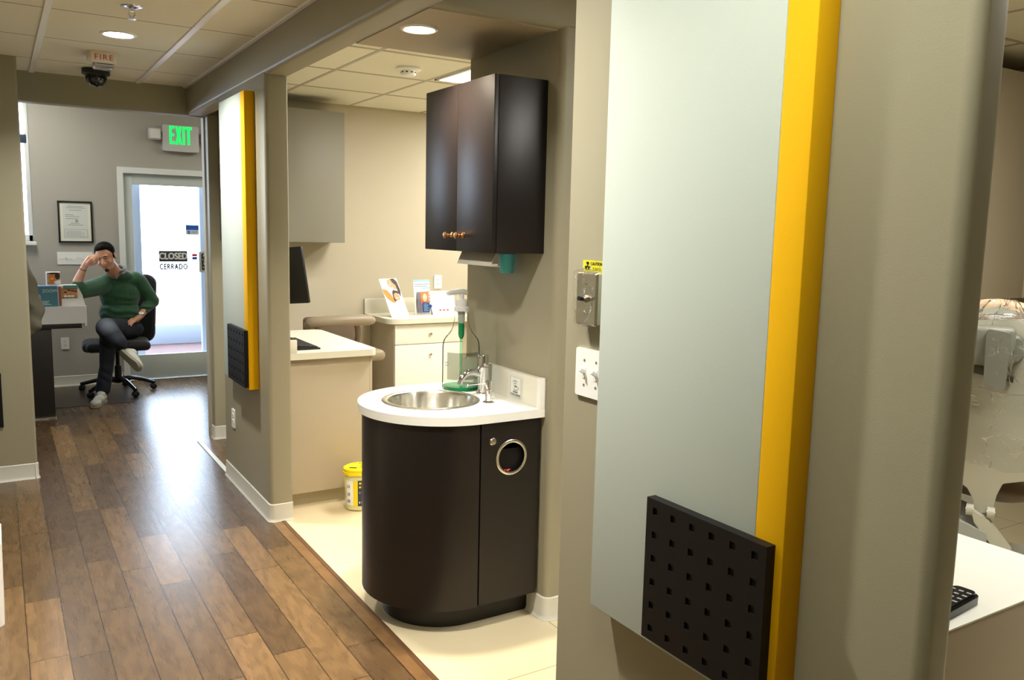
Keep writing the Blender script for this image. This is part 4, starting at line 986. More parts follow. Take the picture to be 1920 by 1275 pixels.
# certificate
t = thing('picture_frame', 'black framed certificate on the reception wall above the switches', 'picture frame', (.664, 9.1, 1.39))
b = BM(); x0, x1, z0, z1, w_ = .516, .812, 1.392, 1.788, .016
for q in ((x0, x1, z0, z0 + w_), (x0, x1, z1 - w_, z1), (x0, x0 + w_, z0, z1), (x1 - w_, x1, z0, z1)): box(b, q[0], q[1], 9.077, 9.099, q[2], q[3], .002)
obj('frame', b, M_BLK2, t)
b = BM(); box(b, x0 + .01, x1 - .01, 9.088, 9.098, z0 + .01, z1 - .01); obj('mat_board', b, mat('cream_mat', (226, 224, 208), .6), t, smooth=False)
b = BM(); box(b, .557, .772, 9.086, 9.088, 1.432, 1.758); obj('certificate', b, mat('certificate_paper', (208, 210, 204), .6), t, smooth=False)
b = BM()
for z, a, c in ((1.735, .60, .73), (1.722, .585, .745), (1.700, .61, .72), (1.655, .58, .65), (1.640, .58, .70), (1.62, .58, .69), (1.575, .62, .70), (1.56, .60, .73)): box(b, a, c, 9.0852, 9.0858, z, z + .004)
for q in ((.565, .765, 1.442, 1.444), (.565, .765, 1.518, 1.520), (.565, .567, 1.442, 1.52), (.763, .765, 1.442, 1.52)): box(b, q[0], q[1], 9.0852, 9.0858, q[2], q[3])
for k in range(4): box(b, .58, .74 - .03 * (k % 2), 9.0852, 9.0858, 1.456 + .014 * k, 1.459 + .014 * k)
obj('print_lines', b, mat('grey_print', (120, 124, 122), .6), t, smooth=False)
b = BM(); lathe(b, [(0, .001), (.014, .001), (.014, 0)], seg=20, M=axM((.675, 9.0858, 1.60), (0, -1, 0))); obj('seal', b, mat('seal_grey', (150, 152, 148), .5), t)
# six-gang switch plate
t = thing('switch_plate', 'wide white multi-gang switch plate below the framed certificate', 'light switch', (.648, 9.1, 1.243))
b = BM(); prism(b, rrect(.496, .800, 1.184, 1.304, .004), 9.093, 9.1, axis='Y'); obj('cover_plate', b, M_WHT, t)
for k in range(6):
    x = .525 + .0465 * k; b = BM(); s = 1 if k % 2 else -1
    box(b, x - .005, x + .005, 9.080, 9.0935, 1.238 + .004 * s, 1.250 + .004 * s, .002, M=Matrix.Identity(4)); obj('toggle', b, M_WHT, t)
# EXIT sign
t = thing('exit_sign', 'white illuminated sign with green EXIT letters and two lamp heads above the door', 'exit sign', (1.635, 9.1, 2.31))
b = BM(); prism(b, rrect(1.462, 1.806, 2.312, 2.568, .018), 9.035, 9.1, axis='Y'); obj('housing', b, mat('sign_housing', (196, 194, 192), .4), t)
M_EXIT = emit_mat('green_exit_glow', (0, 226, 90), 1.0)
def glyph(nm, x, polys):
    b = BM()
    for P in polys: prism(b, [(1.632 + (x + u - 1.634) * 1.12, 2.382 + v * 1.05) for u, v in P], 9.031, 9.034, axis='Y')
    obj('letter_' + nm, b, M_EXIT, t, smooth=False)
glyph('E', 1.540, [[(0, 0), (.044, 0), (.044, .024), (.018, .024), (.018, .074), (.038, .074), (.038, .098), (.018, .098), (.018, .144), (.044, .144), (.044, .168), (0, .168)]])
glyph('X', 1.590, [[(0, 0), (.019, 0), (.027, .052), (.035, 0), (.054, 0), (.038, .085), (.053, .168), (.034, .168), (.027, .118), (.020, .168), (.001, .168), (.016, .085)]])
glyph('I', 1.651, [[(0, 0), (.018, 0), (.018, .168), (0, .168)]])
glyph('T', 1.674, [[(.018, 0), (.037, 0), (.037, .144), (.055, .144), (.055, .168), (0, .168), (0, .144), (.018, .144)]])
for nm, x0, x1 in (('lamp_head', 1.332, 1.448), ('lamp_head', 1.830, 1.946)):
    b = BM(); box(b, x0, x1, 9.01, 9.08, 2.412, 2.528, .018, 3); lh = obj(nm, b, MATS['sign_housing'], t)
    b = BM(); prism(b, rrect(x0 + .014, x1 - .014, 2.426, 2.514, .012), 9.006, 9.012, axis='Y'); obj('lens', b, mat('frosted_lens', (226, 224, 218), .2), lh)
    s = 1 if x0 < 1.6 else -1; xe = x1 if s > 0 else x0; xh = 1.466 if s > 0 else 1.802
    for z in (2.437, 2.500):
        b = BM(); cyl(b, (xe - .004 * s, 9.05, z), (xh, 9.05, z), .006, seg=10); obj('bracket', b, MATS['sign_housing'], lh)

# ---- office chair
OC = Vector((.925, 8.54, 0))
t = thing('office_chair', 'black five-wheeled office chair the man in green sits on', 'office chair', OC)
M_CHF = mat('black_chair_fabric', (20, 21, 24), .7, sheen=.2)
t_chair = t
bk = Matrix.Translation((1.105, 8.655, .80)) @ Matrix.Rotation(math.radians(-37), 4, 'Z') @ Matrix.Rotation(math.radians(-6), 4, 'X')
b = BM(); prism(b, rrect(-.19, .20, -.33, .31, .09, 8), -.025, .03, axis='Y', M=bk)
bmesh.ops.bevel(b, geom=[e for e in b.edges if len(e.link_faces) == 2 and e.calc_face_angle(0) > 1.2], offset=.012, segments=3, affect='EDGES'); obj('backrest', b, M_CHF, t)
b = BM(); tube(b, smooth_path([(1.0, 8.56, .44), (1.12, 8.70, .43), (1.16, 8.76, .55), (1.15, 8.74, .72)], 5), .02, 12); obj('back_bracket', b, M_BLK2, t)
b = BM(); cyl(b, OC + Vector((0, 0, .10)), OC + Vector((0, 0, .26)), .034, .028, 24); cyl(b, OC + Vector((0, 0, .26)), OC + Vector((0, 0, .45)), .018, .018, 20); box(b, .82, 1.03, 8.46, 8.62, .425, .447, .008); obj('gas_column', b, M_BLK2, t)
for k, (wx, wy) in enumerate(((.632, 8.75), (.668, 8.335), (1.03, 8.235), (1.235, 8.58), (1.02, 8.84))):
    W = Vector((wx, wy, 0)); d = (W - OC).normalized()
    b = BM(); pp_ = smooth_path([OC + Vector((0, 0, .115)), OC + d * .10 + Vector((0, 0, .135)), OC + d * .20 + Vector((0, 0, .115)), W + Vector((0, 0, .072))], 5)
    tube(b, pp_, [.026 - .010 * i / (len(pp_) - 1) for i in range(len(pp_))], 12); cyl(b, W + Vector((0, 0, .085)), W + Vector((0, 0, .05)), .017, .014, 16)
    a = obj('base_arm', b, mat('glossy_black_plastic', (18, 19, 22), .2), t)
    s = Vector((-d.y, d.x, 0)) if k % 2 else Vector((d.x, d.y, 0)); b = BM()
    for e in (-1, 1): lathe(b, [(0, 0), (.022, 0), (.0275, .004), (.0275, .016), (.02, .02), (0, .02)], seg=24, M=axM(W + Vector((0, 0, .0325)) + s * (.003 * e), s * e))
    cyl(b, W + Vector((0, 0, .0325)) - s * .006, W + Vector((0, 0, .0325)) + s * .006, .010, seg=12); cyl(b, W + Vector((0, 0, .035)), W + Vector((0, 0, .06)), .006, seg=10)
    obj('caster', b, M_BLK2, a)
b = BM(); prism(b, rpoly([(.37, 8.02), (.985, 8.02), (1.10, 8.30), (1.10, 9.0), (.37, 9.0)], .03), .0005, .0045)
single('chair_mat', b, mat('smoky_floor_mat', (62, 50, 42), .3), (.7, 8.5, 0), 'dark translucent floor mat under the office chair', 'floor mat')

# ---- people
def blob(name, prims, voxel, m, parent, smooth_it=6, post=None, **kw):
    b = BM()
    for p in prims:
        if p[0] == 'c':
            _, a, c, r0, r1 = p; a = Vector(a); c = Vector(c)
            cyl(b, a, c, r0, r1, 20); ball(b, a, r0, 20); ball(b, c, r1, 20)
        else:
            ball(b, p[1], p[2], 24, p[3] if len(p) > 3 else None)
    me = bpy.data.meshes.new('tmp'); b.to_mesh(me); b.free()
    o = bpy.data.objects.new('tmp', me); COL.objects.link(o)
    md = o.modifiers.new('r', 'REMESH'); md.mode = 'VOXEL'; md.voxel_size = voxel; md.use_smooth_shade = True
    ms = o.modifiers.new('s', 'SMOOTH'); ms.factor = .5; ms.iterations = smooth_it
    dg = bpy.context.evaluated_depsgraph_get(); m2 = bpy.data.meshes.new_from_object(o.evaluated_get(dg))
    bpy.data.objects.remove(o); bpy.data.meshes.remove(me)
    b = BM(); b.from_mesh(m2); bpy.data.meshes.remove(m2)
    if post:
        for v in b.verts: post(v)
    return obj(name, b, m, parent, ang=180, **kw)
chair = t_chair
blob('seat', [('c', (.68 + .0012 * q, 8.22 + .0234 * q, .478), (1.13 + .002 * q, 8.22 + .022 * q, .478), .044, .044) for q in range(17)] + [('c', (.655, 8.27, .478), (.68, 8.56, .478), .046, .046)], .008, M_CHF, chair, 6)
M_FLESH = mat('skin', (206, 152, 122), .45, var=.04, vscale=20)
M_HAIRD = mat('dark_brown_hair', (17, 12, 10), .85, spec=.15, bump=.5, bscale=120)
M_KNIT = mat('green_knit', (36, 80, 52), .8, bump=.3, bscale=260, sheen=.3)
M_DENIM = mat('dark_denim', (30, 35, 46), .75, bump=.2, bscale=400, var=.15, vscale=8)
_n, _l = M_DENIM.node_tree.nodes, M_DENIM.node_tree.links   # worn pale knee: a patch of faded dye
_tc = _n.new('ShaderNodeTexCoord'); _v = _n.new('ShaderNodeVectorMath'); _v.operation = 'DISTANCE'; _v.inputs[1].default_value = (-.145, -.47, .735)
_r = _n.new('ShaderNodeMapRange'); _r.inputs['From Min'].default_value = .02; _r.inputs['From Max'].default_value = .13; _r.inputs['To Min'].default_value = .75; _r.inputs['To Max'].default_value = 0
_m = _n.new('ShaderNodeMixRGB'); _m.inputs[2].default_value = lin((120, 128, 142))
_b = _n['Principled BSDF']; _src = _b.inputs['Base Color'].links[0].from_socket
_l.new(_tc.outputs['Object'], _v.inputs[0]); _l.new(_v.outputs['Value'], _r.inputs['Value']); _l.new(_r.outputs['Result'], _m.inputs[0]); _l.new(_src, _m.inputs[1]); _l.new(_m.outputs[0], _b.inputs['Base Color'])
M_SNEAK = mat('white_sneaker_leather', (204, 202, 192), .5)
M_SOLE = mat('grey_rubber_sole', (150, 146, 128), .6)

man = thing('person', 'man in green v-neck sweater sitting cross-legged, leaning his head on his hand', 'person', (.93, 8.4, 0))
RR = lambda d, ax: Matrix.Rotation(math.radians(d), 4, ax)
HM = Matrix.Translation((.822, 8.19, 1.287)) @ RR(-13, 'Y') @ RR(-24, 'Z') @ RR(12, 'X')
H3 = HM.to_3x3()
def h(x, y, z): return HM @ Vector((x, y, z))
prims = [('e', h(0, .012, .030), (.075, .093, .086), H3), ('e', h(0, -.012, -.022), (.064, .080, .083), H3), ('e', h(0, -.034, -.078), (.045, .046, .036), H3),
    ('e', h(0, -.064, -.099), (.021, .019, .016), H3), ('c', h(0, -.086, .012), h(0, -.109, -.024), .008, .013), ('e', h(.012, -.096, -.028), (.008, .009, .007), H3), ('e', h(-.012, -.096, -.028), (.008, .009, .007), H3),
    ('c', h(-.034, -.073, .030), h(.034, -.073, .030), .013, .013), ('e', h(.036, -.060, -.030), (.024, .022, .022), H3), ('e', h(-.036, -.060, -.030), (.024, .022, .022), H3),
    ('e', h(.078, .012, -.004), (.010, .019, .030), H3), ('e', h(-.078, .012, -.004), (.010, .019, .030), H3), ('c', h(-.016, -.082, -.058), h(.016, -.082, -.058), .007, .007),
    ('c', h(0, .025, -.075), (.935, 8.375, 1.10), .054, .062),
    # torso inside the sweater
    ('c', (.80, 8.36, 1.05), (1.08, 8.41, 1.06), .05, .05), ('e', (.95, 8.40, .92), (.15, .10, .19)), ('e', (.97, 8.43, .68), (.14, .11, .12)),
    # right arm to the forehead
    ('c', (.80, 8.35, 1.05), (.605, 8.17, 1.02), .045, .043), ('c', (.605, 8.17, 1.02), (.590, 8.14, 1.08), .043, .040), ('c', (.590, 8.14, 1.08), (.640, 8.10, 1.205), .040, .026),
    ('c', (.640, 8.10, 1.205), (.664, 8.085, 1.245), .026, .028), ('c', (.655, 8.09, 1.235), (.688, 8.07, 1.285), .026, .024), ('c', (.672, 8.065, 1.240), (.700, 8.05, 1.272), .022, .020),
    # left arm to the thigh
    ('c', (1.10, 8.41, 1.05), (1.225, 8.44, .86), .045, .042), ('c', (1.225, 8.44, .86), (1.144, 8.36, .790), .042, .034), ('c', (1.144, 8.36, .790), (1.106, 8.30, .745), .034, .026),
    ('c', (1.106, 8.30, .745), (1.065, 8.265, .722), .025, .026), ('c', (1.085, 8.255, .730), (1.045, 8.235, .712), .022, .020)]
# fingers (root, middle, tip)
for a, m_, c, r0 in (((.690, 8.075, 1.292), (.722, 8.055, 1.312), (.748, 8.060, 1.300), .0095), ((.694, 8.062, 1.284), (.728, 8.040, 1.300), (.752, 8.050, 1.284), .0098),
                     ((.698, 8.050, 1.274), (.730, 8.030, 1.285), (.748, 8.044, 1.267), .0092), ((.698, 8.042, 1.262), (.724, 8.026, 1.268), (.738, 8.040, 1.252), .0082),
                     ((.676, 8.070, 1.228), (.712, 8.060, 1.232), (.742, 8.072, 1.246), .0105),
                     ((1.058, 8.285, .725), (1.022, 8.262, .725), (.992, 8.236, .705), .0095), ((1.050, 8.262, .722), (1.010, 8.236, .718), (.980, 8.204, .694), .0098),
                     ((1.046, 8.240, .716), (1.010, 8.208, .707), (.988, 8.178, .682), .0094), ((1.046, 8.220, .708), (1.020, 8.190, .694), (1.004, 8.166, .672), .0084),
                     ((1.082, 8.300, .735), (1.048, 8.312, .735), (1.020, 8.306, .722), .0100)):
    prims += [('c', a, m_, r0 * 1.05, r0), ('c', m_, c, r0, r0 * .82)]
body = blob('body', prims, .0042, M_FLESH, man, 5)
blob('hair', [('e', h(0, .030, .050), (.084, .092, .084), H3), ('e', h(0, -.018, .098), (.058, .048, .022), H3), ('e', h(.012, -.035, .108), (.026, .026, .016), H3), ('e', h(-.026, -.02, .108), (.026, .03, .014), H3),
    ('c', h(.070, .0, .04), h(.074, -.012, -.010), .010, .006), ('c', h(-.070, .0, .04), h(-.074, -.012, -.010), .010, .006), ('e', h(0, .07, .0), (.068, .045, .06), H3)], .005, M_HAIRD, man, 3)
blob('goatee', [('e', h(0, -.076, -.096), (.019, .012, .016), H3), ('c', h(0, -.086, -.073), h(0, -.083, -.086), .004, .006)], .003, mat('dark_stubble', (46, 32, 26), .8), man, 2)
b = BM()
for s in (-1, 1): tube(b, [h(s * .014, -.091, .030), h(s * .028, -.089, .036), h(s * .046, -.078, .030)], [.0025, .0035, .0018], 8)
obj('eyebrows', b, M_HAIRD, man, kind=None)
b = BM()
for s in (-1, 1): tube(b, [h(s * .016, -.0835, .012), h(s * .027, -.0855, .014), h(s * .040, -.0775, .010)], [.0018, .0028, .0015], 8)
obj('eyelashes', b, mat('dark_lashes', (60, 34, 28), .6), man)
b = BM(); tube(b, [h(-.024, -.083, -.054), h(-.012, -.0895, -.059), h(0, -.091, -.060), h(.012, -.0895, -.059), h(.024, -.083, -.052)], [.0015, .0028, .0030, .0028, .0015], 8)
obj('mouth', b, mat('lips', (150, 74, 66), .5), man)
# sweater
def folds(v):
    c = v.co
    v.co = c + Vector((0, -1, .2)) * (.006 * math.sin(c.z * 95 + 14 * c.x + 3 * noise.noise(c * 9)) * max(0, min(1, (1.0 - c.z) * 5)) + .004 * noise.noise(c * 16))
blob('sweater', [('e', (.945, 8.40, .775), (.178, .145, .125)), ('e', (.950, 8.40, .93), (.172, .128, .165)), ('c', (.820, 8.36, 1.045), (1.085, 8.41, 1.070), .078, .080), ('e', (.945, 8.38, 1.110), (.125, .098, .062)),
    ('c', (.81, 8.35, 1.030), (.62, 8.18, .995), .086, .070), ('c', (.62, 8.18, .995), (.592, 8.145, 1.050), .066, .054),
    ('c', (1.105, 8.415, 1.060), (1.225, 8.44, .87), .078, .066), ('c', (1.225, 8.44, .865), (1.150, 8.365, .800), .062, .046)], .006, M_KNIT, man, 5, folds)
b = BM()  # v-neck opening: grey t-shirt collar over skin
nb = Vector((.924, 8.340, 1.158))
def nring(r, z, tilt=.30): return [nb + Vector((r * math.cos(a), r * math.sin(a) * .9, z + tilt * .1 * math.sin(a))) for a in [2 * PI * i / 24 for i in range(25)]]
pts = nring(.066, .022); tube(b, pts, .013, 10, cap=False); pts = nring(.078, .006); tube(b, pts, .012, 10, cap=False)
obj('shirt_collar', b, mat('grey_marl_jersey', (128, 130, 132), .8), man)
b = BM(); v_ = [(.860, 8.262, 1.158), (.976, 8.272, 1.164), (.908, 8.246, 1.085)]
f = b.faces.new([b.verts.new(p) for p in v_]); bmesh.ops.solidify(b, geom=[f], thickness=.012); tf(b, b.verts, Matrix.Translation((0, -.004, 0))); obj('undershirt', b, MATS['grey_marl_jersey'], man, smooth=False)
b = BM(); f = b.faces.new([b.verts.new(p) for p in ((.886, 8.243, 1.135), (.940, 8.246, 1.138), (.909, 8.236, 1.099))]); bmesh.ops.solidify(b, geom=[f], thickness=.006); obj('throat_skin', b, M_FLESH, man, smooth=False)
# jeans
def creases(v):
    c = v.co; v.co = c + Vector((0, -1, 0)) * (.005 * noise.noise(c * 14) + .003 * math.sin(c.z * 60 + c.x * 40 + 4 * noise.noise(c * 6)))
blob('jeans', [('e', (.985, 8.44, .610), (.165, .15, .095)), ('c', (1.045, 8.42, .615), (.790, 8.03, .680), .092, .088), ('c', (.790, 8.03, .680), (.868, 7.80, .570), .086, .060), ('c', (.800, 8.04, .655), (.80, 8.0, .60), .08, .07),
    ('c', (.93, 8.42, .575), (.805, 8.09, .565), .085, .070), ('c', (.805, 8.09, .565), (.785, 8.10, .32), .070, .058), ('c', (.785, 8.10, .32), (.750, 8.10, .125), .058, .062)], .006, M_DENIM, man, 4, creases)
def shoe(M_, nm='sneaker'):
    pr = [('e', M_ @ Vector((-.075, 0, .055)), (.048, .038, .045), M_.to_3x3()), ('e', M_ @ Vector((.0, 0, .048)), (.085, .040, .038), M_.to_3x3()), ('e', M_ @ Vector((.085, .004, .036)), (.052, .045, .030), M_.to_3x3()), ('e', M_ @ Vector((-.06, 0, .085)), (.042, .036, .03), M_.to_3x3())]
    o = blob(nm, pr, .005, M_SNEAK, man, 3)
    b = BM(); out = rpoly([(-.125, -.036), (.02, -.038), (.10, -.048), (.142, -.02), (.142, .03), (.09, .050), (.0, .036), (-.125, .036)], [.03, .03, .03, .02, .02, .03, .03, .03], 4)
    prism(b, out, 0, .026, M=M_); obj('sole', b, M_SOLE, o)
    b = BM()
    for k in range(5): tube(b, [M_ @ Vector((.0 + .016 * k, -.022, .079 - .006 * k)), M_ @ Vector((.004 + .016 * k, 0, .0885 - .0065 * k)), M_ @ Vector((.012 + .016 * k, .022, .078 - .006 * k))], .0028, 6)
    obj('laces', b, M_WHT, o)
    return o
def frame(origin, fwd, down):
    f = Vector(fwd).normalized(); u = -Vector(down); u = (u - f * u.dot(f)).normalized(); s = u.cross(f)
    return Matrix.Translation(origin) @ Matrix((f, s, u)).transposed().to_4x4()
shoe(frame((.705, 8.005, .005), (-.42, -.9, 0), (0, 0, -1)))
shoe(frame((.915, 7.685, .435), (.46, -.74, -.48), (-.25, -.80, -.50)))
b = BM(); W0 = Vector((1.112, 8.308, .752)); wd = (Vector((1.144, 8.36, .79)) - Vector((1.106, 8.30, .745))).normalized()
MW = axM(W0, wd); lathe(b, [(.028, -.007), (.0305, -.007), (.0305, .007), (.028, .007), (.028, -.007)], seg=28, M=MW); wt = obj('wristwatch', b, M_NICK, man, label='silver wristwatch')
b = BM(); lathe(b, [(0, .008), (.015, .008), (.017, .004), (.017, 0)], seg=24, M=axM(W0 + Vector((-.008, -.022, .020)), (-.25, -.75, .6))); obj('watch_face', b, M_WHT, wt)
b = BM(); lathe(b, [(.0275, -.003), (.0305, -.003), (.0305, .003), (.0275, .003), (.0275, -.003)], seg=24, M=axM((.633, 8.106, 1.188), (.05, -.04, .125))); obj('bracelet', b, mat('brown_cord', (96, 70, 50), .6), man)

p2 = thing('person', 'person in an olive-grey jacket standing at the reception desk, mostly behind the left wall', 'person', (.02, 7.0, 0))
def jfold(v):
    c = v.co; v.co = c + Vector((.5, -.8, 0)) * (.022 * noise.noise(c * 9) + .010 * math.sin(c.z * 46 + c.x * 20 + 5 * noise.noise(c * 5)))
blob('body', [('e', (.0, 6.98, 1.545), (.075, .095, .115)), ('e', (0, 6.92, 1.50), (.05, .05, .07)), ('c', (0, 7.0, 1.36), (0, 6.99, 1.48), .055, .052), ('c', (-.13, 7.0, 1.27), (.12, 7.0, 1.27), .05, .05),
    ('e', (0, 7.0, 1.1), (.14, .1, .22)), ('e', (0, 7.0, .86), (.14, .1, .12)), ('c', (.13, 7.0, 1.26), (.215, 6.97, .95), .042, .038), ('c', (.215, 6.97, .95), (.185, 6.90, .85), .036, .027),
    ('c', (-.13, 7.0, 1.26), (-.215, 6.97, .95), .042, .038), ('c', (-.215, 6.97, .95), (-.16, 6.84, .86), .036, .027), ('c', (.185, 6.90, .85), (.165, 6.92, .80), .027, .022), ('c', (-.16, 6.84, .86), (-.14, 6.78, .84), .03, .02),
    ('c', (.08, 7.0, .86), (.085, 7.0, .10), .07, .045), ('c', (-.08, 7.0, .86), (-.085, 7.0, .10), .07, .045)], .007, M_FLESH, p2, 4)
blob('hair', [('e', (0, 7.0, 1.575), (.083, .095, .095)), ('e', (0, 7.05, 1.53), (.07, .05, .07))], .007, M_HAIRD, p2, 3)
M_JKT = mat('olive_grey_jacket', (98, 93, 78), .75, bump=.2, bscale=300)
blob('jacket', [('c', (-.13, 7.0, 1.265), (.125, 7.0, 1.275), .072, .075), ('e', (0, 7.0, 1.12), (.185, .14, .24)), ('e', (.01, 7.0, .84), (.200, .15, .19)), ('c', (.135, 7.0, 1.265), (.222, 6.97, .955), .070, .060),
    ('c', (.222, 6.97, .950), (.190, 6.90, .83), .060, .050), ('c', (-.13, 7.0, 1.265), (-.222, 6.97, .955), .070, .060), ('c', (-.222, 6.97, .950), (-.175, 6.87, .87), .058, .048), ('c', (.0, 6.99, 1.36), (0, 6.99, 1.38), .07, .068)], .007, M_JKT, p2, 4, jfold)
blob('trousers', [('e', (0, 7.0, .78), (.155, .12, .14)), ('c', (.085, 7.0, .80), (.09, 7.0, .42), .09, .072), ('c', (.09, 7.0, .42), (.092, 7.0, .10), .072, .065), ('c', (-.085, 7.0, .80), (-.09, 7.0, .42), .09, .072), ('c', (-.09, 7.0, .42), (-.092, 7.0, .10), .072, .065)], .007, mat('black_trousers', (26, 26, 30), .8), p2, 4)
for x in (-.09, .09):
    blob('shoe', [('e', (x, 6.93, .045), (.046, .12, .045)), ('e', (x, 7.02, .06), (.042, .05, .055))], .006, M_BLK2, p2, 3, lambda v: setattr(v.co, 'z', max(v.co.z, .003)))

# ================================================================== LEFT FOREGROUND
t = thing('waste_bin', 'white plastic bin cut off by the left photo edge beside the hallway wall', 'bin', (-.20, 3.86, 0))
b = BM(); prism(b, rrect(-.36, -.038, 3.70, 4.0, .03, 6), 0, .335)
for v in b.verts:
    if v.co.z < .1: v.co.x = -.2 + (v.co.x + .2) * .97; v.co.y = 3.85 + (v.co.y - 3.85) * .97
obj('bin_body', b, M_WHT, t)
b = BM(); prism(b, rrect(-.352, -.05, 3.71, 3.99, .03, 6), .336, .395); obj('bin_lid', b, M_WHT, t)

# ================================================================== NEAR TREATMENT ROOM (right edge)
t = thing('side_desk', 'white-topped desk at the right edge of the photo in front of the dental chair', 'desk', (1.68, 1.4, 0))
b = BM(); box(b, 1.402, 1.941, .798, 1.86, .085, .8955, .001); obj('carcass', b, M_LAMB, t)
b = BM(); box(b, 1.42, 1.90, .85, 1.84, 0, .086); obj('plinth', b, MATS['beige_plinth'], t)
b = BM(); box(b, 1.400, 1.943, .7965, 1.87, .8965, .900); obj('desktop', b, mat('white_desktop', (224, 223, 214), .4), t, smooth=False)
b = BM(); box(b, 1.400, 1.425, .797, 1.35, .9003, .965, .001); obj('upstand', b, M_LAMW, t)
t = thing('telephone_handset', 'black cordless phone lying on the white desk at the right edge', 'telephone', (1.53, .85, .90))
PM = Matrix.Translation((1.520, .850, .9005)) @ Matrix.Rotation(math.radians(6), 4, 'Z')
b = BM(); prism(b, rrect(-.085, .080, -.027, .027, .018, 6), 0, .022, M=PM)
bmesh.ops.bevel(b, geom=[e for e in b.edges if e.verts[0].co.z > .91 and e.verts[1].co.z > .91], offset=.006, segments=3, affect='EDGES'); obj('shell', b, mat('gloss_black', (16, 16, 18), .15), t)
b = BM()
for i in range(4):
    for j in range(3): prism(b, rrect(.052 - .020 * i - .003, .052 - .020 * i + .003, -.015 + .015 * j - .0045, -.015 + .015 * j + .0045, .001, 3), .0215, .0228, M=PM)
obj('key_pad', b, mat('silver_keys', (150, 152, 156), .35), t)
t = thing('hanging_cabinet', 'pale cabinet hung on the far wall above the dental chair, right edge', 'cabinet', (4.6, 2.7, 1.3))
b = BM(); box(b, 4.0, 5.3, 2.38, 2.70, 1.302, 2.45, .002); obj('carcass', b, M_LAMB, t)
for x0, x1 in ((4.002, 4.648), (4.652, 5.298)):
    b = BM(); box(b, x0, x1, 2.36, 2.379, 1.304, 2.448, .0015); obj('door', b, M_LAMB, t)

# dental chair: local frame, u to the right as seen down the chair's back, w away
DO = Vector((3.04, 1.60, 0)); dv = Vector((.886, .465, 0)); U = Vector((.465, -.886, 0))
DM = Matrix((U, dv, Vector((0, 0, 1)))).transposed().to_4x4(); DM.translation = DO
t = thing('dental_chair', 'grey and beige dental chair with plastic-wrapped headrest behind the white desk', 'dental chair', DO)
def L(u, w_, z): return DM @ Vector((u, w_, z))
M_SHELL = mat('warm_grey_shell', (184, 182, 164), .35); M_CUSH = mat('beige_cushion', (196, 164, 134), .45)
# backrest shell (profile in u,z), domed
b = BM()
out = [(.02, .69), (.012, .635), (-.012, .615), (-.045, .615), (-.052, .66), (-.075, .70), (-.16, .755), (-.25, .78), (-.275, .86), (-.27, 1.10), (-.23, 1.25), (-.14, 1.345), (-.03, 1.375), (.08, 1.345), (.17, 1.25), (.21, 1.10), (.215, .86), (.19, .78), (.10, .755), (.035, .735)]
prism(b, rpoly([(u + .015 if u < .3 else u, z) for u, z in out][::1], .012, 3), -.015, .02, axis='Y', M=DM)
obj('backrest_shell', b, M_SHELL, t)
b = BM()
pts = [L(-.015 + .215 * math.cos(a) * 1.05, .035, 1.165 + .205 * math.sin(a)) for a in [math.radians(-10 + 200 * i / 24) for i in range(25)]]
tube(b, pts, .026, 14); obj('cushion_rim', b, M_CUSH, t)
b = BM(); prism(b, rrect(-.255, .225, .80, 1.30, .12, 8), .03, .10, axis='Y', M=DM); obj('back_cushion', b, M_CUSH, t)
b = BM(); box(b, -.11, .045, -.10, -.016, 1.165, 1.305, .018, 3, M=DM); obj('headrest_mount', b, mat('mid_grey_plastic', (128, 128, 116), .35), t)
b = BM(); prism(b, rpoly([(-.04, 1.10), (.028, 1.09), (.030, 1.29), (-.045, 1.30)], .012), -.125, -.1, axis='Y', M=DM); obj('release_lever', b, MATS['mid_grey_plastic'], t)
b = BM(); lathe(b, [(0, .04), (.028, .038), (.034, .03), (.034, 0), (0, 0)], seg=30, M=DM @ Matrix.Translation((.048, -.02, 1.225)) @ Matrix.Rotation(PI / 2, 4, 'X') @ Matrix.Diagonal((.85, 1.5, 1, 1))); obj('adjuster_knob', b, MATS['mid_grey_plastic'], t)
b = BM(); prism(b, [(-.20, 1.185), (-.02, 1.150), (.05, 1.128), (.05, 1.108), (-.02, 1.122), (-.20, 1.150)], -.045, -.016, axis='Y', M=DM); obj('dark_slot', b, mat('dark_brown_slot', (70, 62, 48), .4), t)
for s in (-.045, .022):
    b = BM(); cyl(b, L(s - .012, -.03, .625), L(s + .012, -.03, .625), .021, seg=24); obj('hinge_knuckle', b, M_SHELL, t)
    b = BM(); cyl(b, L(s - .0135, -.03, .625), L(s + .0135, -.03, .625), .008, seg=16); obj('hinge_pin', b, M_CHR, t)
b = BM(); prism(b, rpoly([(-.04, .63), (.018, .60), (.10, .50), (.06, .48), (-.028, .585)], .006), -.05, -.01, axis='Y', M=DM); obj('recline_arm', b, M_SHELL, t)
b = BM(); ball(b, L(-.10, .22, .70), (.26, .16, .07), 28, DM.to_3x3() @ Matrix.Rotation(.22, 3, 'Y')); obj('seat_cushion', b, M_BROWN, t)
b = BM(); prism(b, rpoly([(-.28, .60), (-.12, .60), (.015, .555), (.02, .495), (-.10, .475), (-.28, .555)], .015), -.06, .22, axis='Y', M=DM); obj('seat_frame', b, mat('cool_grey_plastic', (158, 160, 152), .35), t)
b = BM(); prism(b, rpoly([(-.09, .47), (.30, .36), (.30, .30), (-.05, .41)], .012), -.05, .25, axis='Y', M=DM); box(b, -.12, .25, .02, .34, .04, .42, .03, 3, M=DM); obj('base_pedestal', b, M_SHELL, t)
b = BM(); prism(b, rrect(-.3, .4, -.15, .5, .1, 6), 0, .05, M=DM); obj('floor_plate', b, M_SHELL, t)
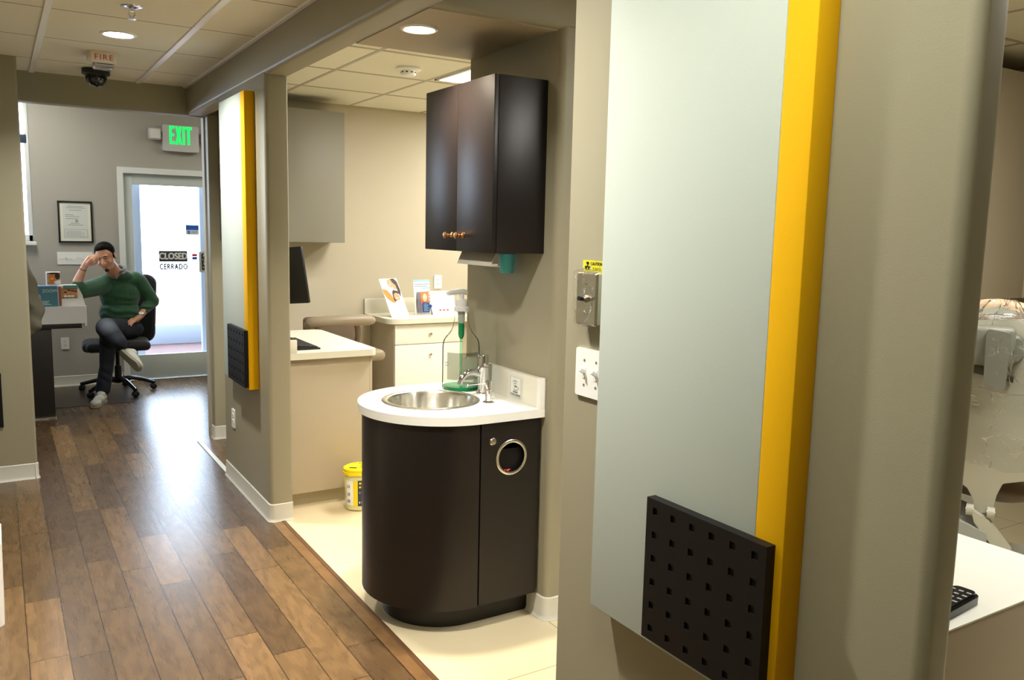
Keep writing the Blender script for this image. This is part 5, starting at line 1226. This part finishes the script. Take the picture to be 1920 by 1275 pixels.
for pth in (((-.30, -.10, .50), (-.22, -.11, .47), (-.12, -.12, .485), (-.05, -.10, .50), (.0, -.06, .47)), ((.06, -.09, .47), (-.02, -.12, .455), (-.07, -.12, .38), (-.10, -.10, .28), (-.08, -.04, .20))):
    b = BM(); tube(b, smooth_path([L(*p) for p in pth], 6), .018, 14); obj('hose', b, M_WHT, t)
# crumpled clear cover over the upper back
b = BM(); N, K = 34, 34; G = []
for i in range(N):
    row = []
    for j in range(K):
        u = -.29 + .56 * i / (N - 1); z = .80 + .60 * j / (K - 1)
        w0 = -.150 if (1.08 < z < 1.33 and -.16 < u < .10) else -.070
        f_ = 1 - max(0, (z - 1.15) / .25) ** 2.2 * .65
        n1 = noise.noise(Vector((u * 9, z * 5, 1))); n2 = noise.noise(Vector((u * 28, z * 20, 4)))
        row.append(b.verts.new(L(u * f_ + .02 * n2, w0 + .035 * n1 + .012 * n2, z + .012 * n1)))
    G.append(row)
for i in range(N - 1):
    for j in range(K - 1): b.faces.new((G[i][j], G[i + 1][j], G[i + 1][j + 1], G[i][j + 1]))
obj('plastic_cover', b, glass_mat('crumpled_clear_plastic', (240, 240, 240), .22, .08, 1.0, 16), t, label='crumpled clear plastic cover')



# ------------------------------------------------------------------ world and colour
w = bpy.data.worlds.new('daylight'); sc.world = w; w.use_nodes = True
bg = w.node_tree.nodes['Background']; bg.inputs['Color'].default_value = (.64, .80, 1, 1); bg.inputs['Strength'].default_value = 8.0
for (x0, x1, z0, z1) in ((1.17, 1.88, .26, 1.98), (-2.17, .28, 1.45, 2.71)):
    L = bpy.data.lights.new('portal', 'AREA'); L.shape = 'RECTANGLE'; L.size = x1 - x0; L.size_y = z1 - z0; L.cycles.is_portal = True
    lo = bpy.data.objects.new('portal', L); COL.objects.link(lo); lo.location = ((x0 + x1) / 2, 9.23, (z0 + z1) / 2); lo.rotation_euler = (-PI / 2, 0, 0)
sc.view_settings.view_transform = 'Standard'; sc.view_settings.look = 'None'; sc.view_settings.gamma = 1
sc.view_settings.exposure = 0.5
sc.cycles.use_denoising = True
sc.cycles.max_bounces = 10; sc.cycles.diffuse_bounces = 5; sc.cycles.glossy_bounces = 4; sc.cycles.transmission_bounces = 8; sc.cycles.transparent_max_bounces = 12
sc.cycles.caustics_reflective = False; sc.cycles.caustics_refractive = False
sc.cycles.sample_clamp_indirect = 8
